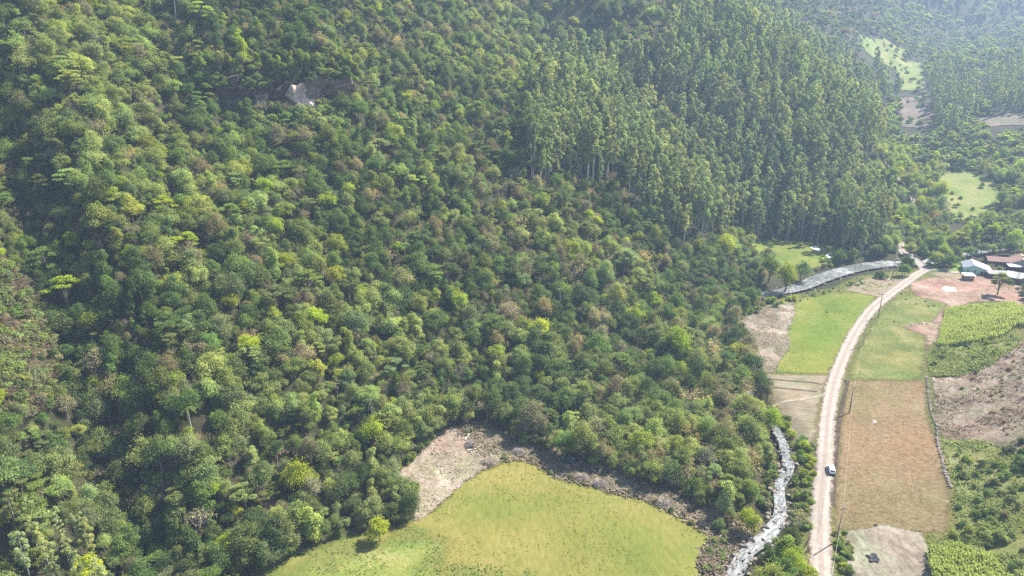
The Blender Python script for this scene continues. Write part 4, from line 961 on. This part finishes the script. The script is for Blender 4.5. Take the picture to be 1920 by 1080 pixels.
# power poles
WOOD = simple('weathered_wood', (.17, .13, .10), .9, .1, .25, 2); METAL = simple('galvanised', (.4, .4, .4), .5, .5, .1, 4, .6); CER = simple('ceramic', (.5, .48, .45), .4, .5, .05)
WIREM = simple('cable', (.36, .31, .25), .5, .4, .05)
PB = [((1569,1016),'beside the hedge at the bottom of the road'), ((1592,775),'at the left edge of the brown stubble field'), ((1617,649),'on the inside of the road curve by the upper pasture'), ((1646.5,595),'standing against the road bend, with the longest crossarm'), ((1672,525),'near the dark bushes by the upper stream'), ((1684,448),'across the stream beside the ford track')]
tops = []
for k, ((px, py), wh) in enumerate(PB):
    b = G(px, py); e = empty('power_pole', b, .4-.12*k); h = [9.8, 9.3, 9.3, 10.6, 10, 10][k]; tag(e, 'slim weathered power pole '+wh, 'pole', 'power poles along the road')
    MB().tube([(0, 0, -1), (0, 0, h*.5), (0, 0, h)], [.19, .16, .12], 8).build('post', WOOD, e, True)
    aw = 1.5 if k == 3 else .9
    obox('crossarm', (0, -.14, h-.35), (aw*2 if k == 3 else 1.2, .12, .12), WOOD, e)
    for s in (-1, 0, 1):
        MB().tube([(s*(aw*.9 if k == 3 else .5), -.14, h-.29), (s*(aw*.9 if k == 3 else .5), -.14, h-.1)], [.05, .06], 6).build('insulator', CER, e)
    tops.append(b+Vector((0, 0, h-.12)))
p0 = G(1532, 1230); tops = [p0+Vector((0, 0, 9.4))]+tops
WL = ['from the bottom edge of the photo to the nearest pole', 'from the nearest pole to the pole by the stubble field', 'from the stubble field pole to the road curve pole', 'between the two poles of the road curve', 'from the road bend to the pole by the dark bushes', 'crossing the upper stream']
for k in range(len(tops)-1):
    a, b = tops[k], tops[k+1]; P = []
    for i in range(17):
        u = i/16; q = a.lerp(b, u); q.z -= 4*u*(1-u)*min(1.6, (b-a).length*.016); P.append(q)
    o = MB().tube(P, .022, 5).build('power_cable', WIREM); tag(o, 'thin pale power cable '+WL[k], 'cable', 'power cables between the poles')

# ---------------- houses
def wallm(n, c, v=.1): return simple(n, c, .85, .15, v, .9)
M_MINT = wallm('mint_paint', (.40, .70, .58)); M_BRICK = wallm('brown_boards', (.26, .17, .12), .25); M_DWALL = wallm('dark_board_wall', (.10, .075, .065), .3); M_CREAM = wallm('cream_wall', (.52, .44, .35))
M_WHITE = simple('white_sheet_metal', (.5, .5, .5), .45, .4, .06, .7); M_GREYM = simple('grey_sheet_metal', (.21, .215, .235), .5, .4, .2, .5); M_RUST = simple('rusted_sheet_metal', (.45, .31, .25), .7, .2, .3, .6)
M_TILE = simple('clay_tiles', (.23, .145, .12), .85, .15, .35, 1.6); M_TILET = simple('tan_clay_tiles', (.47, .34, .26), .85, .15, .25, 1.6); M_FIB = simple('fibre_cement', (.25, .24, .215), .85, .15, .2, .6)
M_GLASS = simple('dark_glass', (.02, .025, .03), .08, .8, .1); M_FRAME = simple('white_frame', (.75, .75, .72), .5, .3, .04); M_SHADE = simple('brown_door', (.11, .07, .05), .6, .2, .2)
def quadslab(P, th):
    P = [Vector(p) for p in P]; n = (P[1]-P[0]).cross(P[2]-P[0]).normalized()*th; mb = MB()
    return mb.poly([p for p in P]+[p-n for p in P], [(0, 1, 2, 3), (7, 6, 5, 4), (0, 4, 5, 1), (1, 5, 6, 2), (2, 6, 7, 3), (3, 7, 4, 0)])
def roof_sheets(e, P00, P10, P11, P01, n, mats, name='roof_sheet', th=.06):
    """n sheets side by side between edge P00-P01 and P10-P11 (eave to ridge along 00->10)"""
    P00, P10, P11, P01 = [Vector(p) for p in (P00, P10, P11, P01)]
    for k in range(n):
        a, b = k/n+.002, (k+1)/n-.002; lift = Vector((0, 0, .02*(k % 2)))
        quadslab([P00.lerp(P01, a)+lift, P00.lerp(P01, b)+lift, P10.lerp(P11, b)+lift, P10.lerp(P11, a)+lift], -th).build(name, mats[k] if isinstance(mats, list) else mats, e)
def window(e, c, wd, ht, nx=True, door=False):
    """in the front wall (facing -y) or side wall (facing -x)"""
    fr = MB(); d = (wd, .1, ht) if nx else (.1, wd, ht); pr = Vector((0, -.06, 0)) if nx else Vector((-.06, 0, 0))
    for s in (-1, 1):
        fr.box(Vector(c)+pr+(Vector((s*wd/2, 0, 0)) if nx else Vector((0, s*wd/2, 0))), (.09, .1, ht+.09) if nx else (.1, .09, ht+.09))
        fr.box(Vector(c)+pr+Vector((0, 0, s*ht/2)), (wd-.1, .09, .09) if nx else (.09, wd-.1, .09))
    f = fr.build('door' if door else 'window', M_FRAME, e)
    obox('door_leaf' if door else 'pane', Vector(c)+pr*.5, (wd-.09, .06, ht-.09) if nx else (.06, wd-.09, ht-.09), M_SHADE if door else M_GLASS, f)
def gable_walls(e, W, D, hl, hr, hp, rx, mat):
    """walls with a gable over the front (y=0): ridge at x=rx, height hp; left eave hl, right eave hr"""
    fr = [(0, 0, -.6), (W, 0, -.6), (W, 0, hr), (rx, 0, hp), (0, 0, hl)]; bk = [(x, D, z) for x, _, z in fr]
    MB().poly(fr+bk, [(0, 1, 2, 3, 4), (9, 8, 7, 6, 5), (0, 4, 9, 5), (1, 6, 7, 2), (4, 3, 8, 9), (3, 2, 7, 8)]).build('wall', mat, e)
h1 = empty('green_house', G(1806, 512), R(-25)); tag(h1, 'mint green wooden house with a patched white metal gable roof', 'house')
W, D = 11.5, 10.5; gable_walls(h1, W, D, 2.9, 2.15, 4.5, 3.9, M_MINT)
roof_sheets(h1, (-.5, -.5, 2.82), (3.9, -.5, 4.66), (3.9, D+.4, 4.66), (-.5, D+.4, 2.82), 9, M_GREYM)
roof_sheets(h1, (W+.6, -.5, 2.1), (3.92, -.5, 4.66), (3.92, D+.4, 4.66), (W+.6, D+.4, 2.1), 9, [M_WHITE]*4+[M_WHITE, M_WHITE, M_RUST, M_RUST, M_RUST])
obox('ridge_cap', (3.91, D/2-.05, 4.72), (.4, D+.8, .06), M_WHITE, h1)
window(h1, (4.7, 0, 1.6), .9, 1.0); window(h1, (1.7, 0, 1.6), .9, 1.0); window(h1, (8.2, 0, 1.0), 2.6, 1.9, door=True); window(h1, (0, 3.2, 1.6), 1, 1, False); window(h1, (0, 7.2, 1.6), 1, 1, False)
obox('porch_step', (8.2, -.7, -.1), (3.2, 1.3, .35), CONC, h1)
for k in range(3): MB().tube([(6.6+k*1.7, -.45, -.3), (6.6+k*1.7, -.45, 2.3)], .07, 6).build('porch_post', M_FRAME, h1)
sh = empty('small_shed', G(1808, 526), R(-7)); tag(sh, 'small brown shed with a flat white metal roof in front of the green house', 'shed')
obox('wall', (2.1, 1.5, .95), (4.2, 3.0, 3.0), M_BRICK, sh); roof_sheets(sh, (-.6, -.5, 2.52), (-.6, 3.5, 2.85), (4.8, 3.5, 2.85), (4.8, -.5, 2.52), 5, M_WHITE); window(sh, (2.9, 0, 1.0), .9, 1.8, door=True)
tb = empty('long_barn', G(1852, 497), R(-16)); tag(tb, 'long low barn with dark clay tile roof behind the green house', 'barn')
gable_walls(tb, 13.5, 7, 2.2, 2.2, 2.25, 6.5, M_DWALL)
roof_sheets(tb, (-.5, -.5, 2.25), (-.5, 3.5, 3.9), (14, 3.5, 3.9), (14, -.5, 2.25), 10, M_TILE, 'tile_course'); roof_sheets(tb, (-.5, 7.5, 2.25), (-.5, 3.52, 3.9), (14, 3.52, 3.9), (14, 7.5, 2.25), 10, M_TILE, 'tile_course')
h2 = empty('tiled_house', G(1893, 503), R(-30)); tag(h2, 'clay tiled house with a pointed gable at the right edge of the photo', 'house')
gable_walls(h2, 9, 11, 2.8, 2.8, 5.3, 4.5, M_CREAM)
roof_sheets(h2, (-.6, -.6, 2.6), (4.5, -.6, 5.5), (4.5, 11.5, 5.5), (-.6, 11.5, 2.6), 8, M_TILE, 'tile_course'); roof_sheets(h2, (9.6, -.6, 2.6), (4.52, -.6, 5.5), (4.52, 11.5, 5.5), (9.6, 11.5, 2.6), 8, M_TILET, 'tile_course')
window(h2, (2, 0, 1.5), 1, 1.1); window(h2, (6.6, 0, 1.5), 1, 1.1)
cp = empty('carport', G(1891, 509), R(-12)); tag(cp, 'open carport with a narrow white metal roof in front of the tiled house', 'carport')
roof_sheets(cp, (0, 0, 2.5), (0, 4, 2.8), (8, 4, 2.8), (8, 0, 2.5), 6, M_WHITE)
for x in (.2, 4, 7.8):
    for y in (.2, 3.8): MB().tube([(x, y, -.4), (x, y, 2.5)], .07, 6).build('post', M_DWALL, cp)
obox('back_wall', (4, 3.95, 1.1), (7.4, .08, 2.9), M_DWALL, cp)
ln = empty('lean_to', G(1853, 522), R(-8)); tag(ln, 'flat pale fibre cement lean-to roof between the green house and the grey barn', 'shed')
roof_sheets(ln, (0, 0, 2.3), (0, 5, 2.7), (9.6, 5, 2.7), (9.6, 0, 2.3), 8, M_FIB); obox('wall', (4.8, 2.4, 1.0), (8.8, 4.2, 2.6), M_DWALL, ln)
gb = empty('grey_barn', G(1886, 529), R(-38)); tag(gb, 'dark walled barn under a wide grey sheet metal roof', 'barn')
gable_walls(gb, 15, 9, 2.7, 2.7, 2.75, 7, M_DWALL)
roof_sheets(gb, (-.8, -.6, 2.8), (-.8, 4.6, 4.5), (16, 4.6, 4.5), (16, -.6, 2.8), 12, [M_GREYM, M_GREYM, M_GREYM, M_FIB]*3); roof_sheets(gb, (-.8, 9.6, 2.8), (-.8, 4.62, 4.5), (16, 4.62, 4.5), (16, 9.6, 2.8), 12, M_GREYM)
window(gb, (4.5, 0, 1.1), 2.4, 2.0, door=True)

# plastic sheets on the ground
PLAST = simple('white_plastic', (.80, .80, .78), .45, .4, .06, 2)
def tarp(name, P, label, cat, mat=PLAST, amp=.22, off=.22):
    Pg = Gl(P); xs = [p[0] for p in Pg]; ys = [p[1] for p in Pg]; X, Y = np.meshgrid(np.arange(min(xs)-1, max(xs)+1, .3), np.arange(min(ys)-1, max(ys)+1, .3))
    d = segdist(X, Y, Pg+[Pg[0]]); d = np.where(inpoly(X, Y, Pg), d, -d)+.9*(fbm(X/1.5, Y/1.5, 8)-.5); Z = Hh(X, Y)+off+amp*fbm(X/.8, Y/.8, 5, 3)
    I = np.arange(X.size).reshape(X.shape); ok = np.minimum.reduce([d[:-1, :-1], d[1:, :-1], d[:-1, 1:], d[1:, 1:]]) > 0
    F = np.stack([I[:-1, :-1], I[:-1, 1:], I[1:, 1:], I[1:, :-1]], -1)[ok]; me = mesh_np(name, np.stack([X, Y, Z], -1).reshape(-1, 3), F, mats=[mat], smooth=True)
    o = link(name, me); sm = o.modifiers.new('thick', 'SOLIDIFY'); sm.thickness = .03; tag(o, label, cat); return o
tarp('plastic_sheet', [(1763,541),(1775,538),(1790,541),(1794,549),(1772,548)], 'crumpled white plastic sheet spread on the red earth yard', 'tarp')
tarp('plastic_sheet', [(1518,465),(1527,462),(1541,469),(1536,474)], 'left white plastic sheet lying in the riverside meadow', 'tarp', off=.3)
tarp('plastic_sheet', [(1548,479),(1556,476),(1562,484),(1551,487)], 'right, smaller white plastic sheet by the palm in the riverside meadow', 'tarp', off=.3)
BLACKP = simple('black_plastic', (.012, .013, .018), .35, .5, .2, 2)
def mound(name, px, py, rx, ry, h, mat, label, cat, sticks=0, smat=None):
    b = G(px, py); e = empty(name, b); tag(e, label, cat); n = 26; V = [(0, 0, h)]; F = []
    for i in range(1, 8):
        r = i/7
        for k in range(n):
            a = 2*math.pi*k/n; q = 1+.35*(vnoise(math.cos(a)*2+r*3, math.sin(a)*2, int(px))-.5); V.append((rx*r*q*math.cos(a), ry*r*q*math.sin(a), h*(1-r*r)**.8*(.75+.5*vnoise(math.cos(a)*r*4, math.sin(a)*r*4, int(py)))-.25*r))
    mb = MB(); T = [(0, 1+k, 1+(k+1) % n) for k in range(n)]+[(1+(i-1)*n+k, 1+i*n+k, 1+i*n+(k+1) % n, 1+(i-1)*n+(k+1) % n) for i in range(1, 7) for k in range(n)]
    mb.poly(V, T).build('mound', mat, e)
    if sticks:
        sb = MB()
        for i in range(sticks):
            a = rng.uniform(0, 6.28); r = math.sqrt(rng.random()); p = Vector((rx*r*math.cos(a), ry*r*math.sin(a), h*(1-r*r)+.05)); d = Vector(rng.normal(0, 1, 3)); d.z = abs(d.z)*.5; d.normalize()
            sb.tube([p-d*.6, p+d*rng.uniform(.4, 1.1)], [.04, .02], 3, cap=False)
        o = sb.build('sticks', smat or TWIG, e); o['kind'] = 'stuff'
BRUSH = simple('dead_brush', (.13, .085, .06), .95, .05, .4, 2)
REDB = simple('reddish_brush', (.22, .10, .06), .95, .05, .4, 2)
mound('black_heap', 1070, 866, 2.2, 1.7, 1.9, BLACKP, 'shiny black heap at the forest edge above the meadow', 'heap')
mound('brush_pile', 1125, 910, 2.0, 1.6, 1.3, BRUSH, 'round dark brush pile standing on the meadow edge', 'brush pile', 420)
mound('brush_pile', 1092, 898, 1.8, 1.5, 1.2, BRUSH, 'paler brush pile just left of the round dark one', 'brush pile', 420, TINTW := simple('pale_twigs', (.34, .28, .22), .95, .05, .2, 2))
mound('brush_pile', 882, 836, 1.7, 1.4, 1.3, BRUSH, 'dark brown brush pile at the top of the bare pinkish earth', 'brush pile', 380)
mound('brush_pile', 972, 850, 1.9, 1.4, 1.1, REDB, 'reddish brush pile at the tip of the meadow', 'brush pile', 380)
mound('brush_pile', 1245, 945, 2.0, 1.5, 1.0, BRUSH, 'low dark brush pile at the shaded right margin of the meadow', 'brush pile', 380)
mound('brush_pile', 915, 868, 2.4, 1.6, .9, BRUSH, 'wide grey brush heap between bare earth and meadow', 'brush pile', 520, TINTW)
LOGM = simple('peeled_log', (.55, .45, .34), .8, .1, .15, 3)
for (a, c), lab in [(((872,826),(880,815)), 'pale peeled log lying at the upper edge of the bare earth'), (((876,846),(893,843)), 'second pale log, below the brush pile on the bare earth'), (((1180,862),(1150,878)), 'pale log in the dead brush under the forest edge')]:
    p, q = G(*a), G(*c); o = MB().tube([p+Vector((0, 0, .3)), q+Vector((0, 0, .35))], [.22, .16], 7).build('fallen_log', LOGM); tag(o, lab, 'log')

# ---------------- car
PAINT = simple('white_car_paint', (.86, .87, .88), .25, .5, .02); RUB = simple('rubber', (.02, .02, .02), .8, .2, .1); RIMM = simple('rim', (.45, .45, .46), .35, .5, .05); LRED = simple('red_lamp', (.45, .02, .02), .3, .5, .05); LWH = simple('clear_lamp', (.8, .8, .8), .15, .6, .02); BLK = simple('black_trim', (.02, .02, .022), .5, .4, .1)
b = G(1557.5, 885); b.z = float(Hh(b.x, b.y))+.27
car = empty('hatchback_car', b, R(-14)); tag(car, 'small white hatchback driving up the dirt road', 'car')
prof = [(-2.0,.32),(-2.02,.55),(-2.0,.80),(-1.90,.98),(-1.55,1.36),(-1.30,1.46),(-.3,1.50),(.35,1.44),(1.10,.98),(1.75,.86),(1.98,.72),(2.03,.45),(1.98,.30)]
mb = MB(); n = len(prof)
def hw(y, z): return .84-(.20*max(0, (z-.9)/.6))-.05*max(0, abs(y)-1.5)-(.04 if z < .4 else 0)
V = []
for s in (-1, 1):
    for y, z in prof: V.append((s*hw(y, z), y, z))
Fc = [(i, i+1, n+i+1, n+i) for i in range(n-1)]+[(n-1, 0, n, 2*n-1)]+[tuple(range(n))[::-1], tuple(range(n, 2*n))]
bo = mb.poly(V, Fc).build('body', PAINT, car); bv_ = bo.modifiers.new('b', 'BEVEL'); bv_.width = .05; bv_.segments = 2; bv_.limit_method = 'ANGLE'
def glass(name, P): quadslab(P, .02).build(name, M_GLASS, car)
glass('rear_window', [(-.60,-1.87,1.03),(.60,-1.87,1.03),(.54,-1.60,1.35),(-.54,-1.60,1.35)])
glass('windscreen', [(.64,1.09,1.02),(-.64,1.09,1.02),(-.56,.42,1.42),(.56,.42,1.42)])
for s in (-1, 1):
    P = [(s*.845,-1.5,.98),(s*.845,.95,.98),(s*.70,.38,1.40),(s*.69,-1.25,1.40)]; glass('side_window', P if s > 0 else P[::-1])
    for y in (-1.25, 1.28):
        w_ = MB().tube([(s*.66, y, .31), (s*.86, y, .31)], .31, 14).build('wheel', RUB, car); MB().tube([(s*.861, y, .31), (s*.875, y, .31)], .19, 10).build('rim', RIMM, w_)
    obox('tail_light', (s*.70, -2.0, .84), (.2, .06, .24), LRED, car); obox('headlight', (s*.62, 1.97, .70), (.32, .08, .14), LWH, car); obox('mirror', (s*.93, .72, 1.0), (.16, .1, .12), PAINT, car)
obox('bumper', (0, -2.03, .42), (1.5, .08, .22), BLK, car); obox('bumper', (0, 2.05, .42), (1.5, .08, .2), BLK, car)
obox('number_plate', (0, -2.075, .62), (.42, .02, .13), LWH, car)

# ================================================================== GRASSES
def tuftmat(name, cols, trans=.5):
    cols = [tuple(min(.6, q*1.5) for q in c) for c in cols]
    m, t, o = newmat(name); va = N(t, 'ShaderNodeAttribute', attribute_name='var'); n = len(cols)
    c = ramp(t, va.outputs['Fac'], [(i/(n-1), cols[i]) for i in range(n)]); d = bsdf(t, c, .7, .15); tr = N(t, 'ShaderNodeBsdfTranslucent'); t.links.new(c, tr.inputs[0])
    mx = N(t, 'ShaderNodeMixShader'); mx.inputs[0].default_value = trans; t.links.new(d.outputs[0], mx.inputs[1]); t.links.new(tr.outputs[0], mx.inputs[2]); t.links.new(mx.outputs[0], o.inputs[0]); return m
def tufts(name, Pl, n, h, wd, mat, label, cat='grass', up=1.0, thresh=0, clump=6., seed=0, rows=None, prox=None):
    xs = [p[0] for p in Pl]; ys = [p[1] for p in Pl]; X = rng.uniform(min(xs), max(xs), n*4); Y = rng.uniform(min(ys), max(ys), n*4)
    k = inpoly(X, Y, Pl)
    if thresh: k &= fbm(X/clump, Y/clump, seed+3, 3) > thresh+rng.normal(0, .04, len(X))
    px, py, Z = proj(X, Y, Hh(X, Y)); k &= (px > -60) & (px < 1980) & (py < 1160)
    k &= segdist(X, Y, RD) > 3.6
    if Pl is V_ALL:
        for Q in (Z_STUB, Z_TAN, Z_RED, Z_STRAW, Z_PALE, Z_LEFTP, Z_PAST, Z_CANE, Z_CANE2, Z_BROWNH, Z_FARM): k &= ~inpoly(X, Y, Q)
    X, Y = X[k][:n], Y[k][:n]; n = len(X)
    if n < 4: return
    z = Hh(X, Y)+.1; a = rng.uniform(0, 6.28, n); hh = (h if h > 1.2 else h*.75)*rng.uniform(.5, 1.3, n)*(.7+.6*fbm(X/3., Y/3., seed, 2)); ww = wd*rng.uniform(.6, 1.4, n); lean = rng.normal(0, (.4 if h > 1.2 else 1.0)/up, (n, 2))
    B = np.stack([X, Y, z], -1); d = np.stack([np.cos(a), np.sin(a), 0*a], -1)*ww[:, None]/2; e = np.stack([-np.sin(a), np.cos(a), 0*a], -1)*ww[:, None]/2; T = B+np.stack([lean[:, 0]*hh, lean[:, 1]*hh, hh], -1)
    V = np.stack([B-d*.5, B+d*.5, T+d*.9, T-d*.9+np.array([0, 0, .05]), B-e*.5, B+e*.5, T+e*.8, T-e], 1).reshape(-1, 3); F = np.arange(n*8).reshape(-1, 4)
    v = np.clip(.55*fbm(X/9, Y/9, seed+9, 3)+.5*rng.random(n)-.05, 0, 1)
    o = link(name, mesh_np(name, V, F, mats=[mat], fattr={'var': np.repeat(v, 2)})); tag(o, label, cat, kind='stuff')
T_MEAD = tuftmat('meadow_blades', [C(.12,.15,.02), C(.20,.21,.03), C(.27,.24,.06)]); T_GRN = tuftmat('green_blades', [C(.12,.17,.035), C(.18,.23,.05), C(.30,.30,.11)]); T_DRY = tuftmat('dry_blades', [C(.14,.115,.075), C(.25,.21,.14), C(.40,.34,.25)])
T_CANE = tuftmat('cane_blades', [C(.22,.26,.06), C(.31,.35,.09), C(.42,.45,.15)], .4); T_SLOPE = tuftmat('slope_blades', [C(.13,.165,.04), C(.24,.27,.08), C(.38,.36,.17)]); T_STUB = tuftmat('stubble_stalks', [C(.15,.11,.05), C(.23,.18,.09), C(.38,.31,.20)])
T_RUS = tuftmat('rusty_scrub', [C(.11,.085,.055), C(.20,.155,.10), C(.34,.28,.19)]); T_WEED = tuftmat('floor_weeds', [C(.035,.06,.015), C(.07,.10,.025), C(.12,.14,.045)])
#tufts('meadow_grass', Z_FIELD, 6000, .18, .28, T_MEAD, 'yellow green grass of the lower meadow', seed=1)
tufts('meadow_weeds', Z_FIELD, 2200, .22, .25, T_MEAD, 'scattered weeds and tussocks in the meadow', thresh=.54, clump=7, seed=31)
tufts('stubble_straw', Z_STUB, 3500, .16, .22, T_STUB, 'loose straw and stalks on the brown stubble field', 'straw', .4, seed=32, thresh=.5, clump=4)
tufts('pasture_tussocks', Z_PAST, 1800, .25, .3, T_SLOPE, 'tussocks in the upper pasture', thresh=.54, clump=5, seed=33)
tufts('roadside_tussocks', Z_LEFTP, 1300, .25, .3, T_GRN, 'tussocks in the pasture beside the road', thresh=.55, clump=5, seed=34)
tufts('lush_grass', Z_FIELDG, 1500, .3, .4, T_GRN, 'greener taller grass at the left corner of the meadow', thresh=.52, seed=2)
tufts('dead_brush', Z_DRY, 9000, .5, .45, T_DRY, 'dead grass and cut brush between forest and meadow', 'brush', .5, .42, 4, 3)
tufts('bank_grass', Z_BANK, 3500, .9, .5, T_DRY, 'tall dry grass on the stream bank', thresh=.4, seed=4)
tufts('verge_grass', V_ALL, 14000, .45, .5, T_GRN, 'rough grass along the road verges and banks', thresh=.5, clump=4, seed=5)
#tufts('pasture_grass', Z_LEFTP, 3500, .25, .35, T_GRN, 'short green grass of the roadside pasture', thresh=.42, seed=6)
#tufts('pasture_weeds', Z_PAST, 4000, .3, .4, T_SLOPE, 'patchy short grass of the upper pasture', thresh=.45, seed=7)
#tufts('stubble', Z_STUB, 7000, .2, .35, T_STUB, 'brown maize stubble covering the field', 'stubble', .4, seed=8, thresh=.38, clump=3)
tufts('straw_litter', Z_STRAW, 5000, .2, .6, T_DRY, 'pale straw litter on the cleared patch', 'straw', .4, thresh=.45, seed=9)
tufts('sugar_cane', Z_CANE, 26000, 1.5, .28, T_CANE, 'bright green sugar cane on the terrace', 'crop', 2, seed=10)
tufts('sugar_cane_clump', Z_CANE2, 10000, 2.0, .28, T_CANE, 'bright lime sugar cane at the bottom right', 'crop', 2, seed=11)
tufts('slope_grass', Z_GREENH, 26000, .6, .24, T_SLOPE, 'long tangled grass on the green slope', thresh=.50, clump=5, seed=12)
tufts('terrace_bank_grass', Z_UNDER, 12000, .6, .28, T_SLOPE, 'tangled growth on the bank under the cane', thresh=.38, clump=4, seed=13)
tufts('dry_slope_weeds', Z_BROWNH, 3500, .45, .45, T_RUS, 'dry brown weeds on the cleared slope', 'weeds', .6, .52, 5, 14)
tufts('dry_scrub', Z_SCRUB, 20000, 1.0, .4, T_RUS, 'dry reddish scrub covering the bare spur on the left', 'scrub', 1, .35, 5, 15)

# ================================================================== HAZE
mb = MB(); X0, X1, Y0, Y1 = -1000, 2050, -160, 2420
m, t, o = newmat('valley_haze'); pv = N(t, 'ShaderNodeVolumePrincipled'); pv.inputs['Color'].default_value = (.56, .74, .96, 1)
pv.inputs['Density'].default_value = .00026; pv.inputs['Anisotropy'].default_value = .05
t.links.new(pv.outputs[0], o.inputs['Volume'])
zt = float(max(GZ.max(), 150))+45
mb.box(((X0+X1)/2, (Y0+Y1)/2, (zt+float(GZ.min())-2)/2), (X1-X0, Y1-Y0, zt-float(GZ.min())+2))
hz = mb.build('haze', m); tag(hz, 'thin bluish haze over the valley', 'haze', kind='stuff')
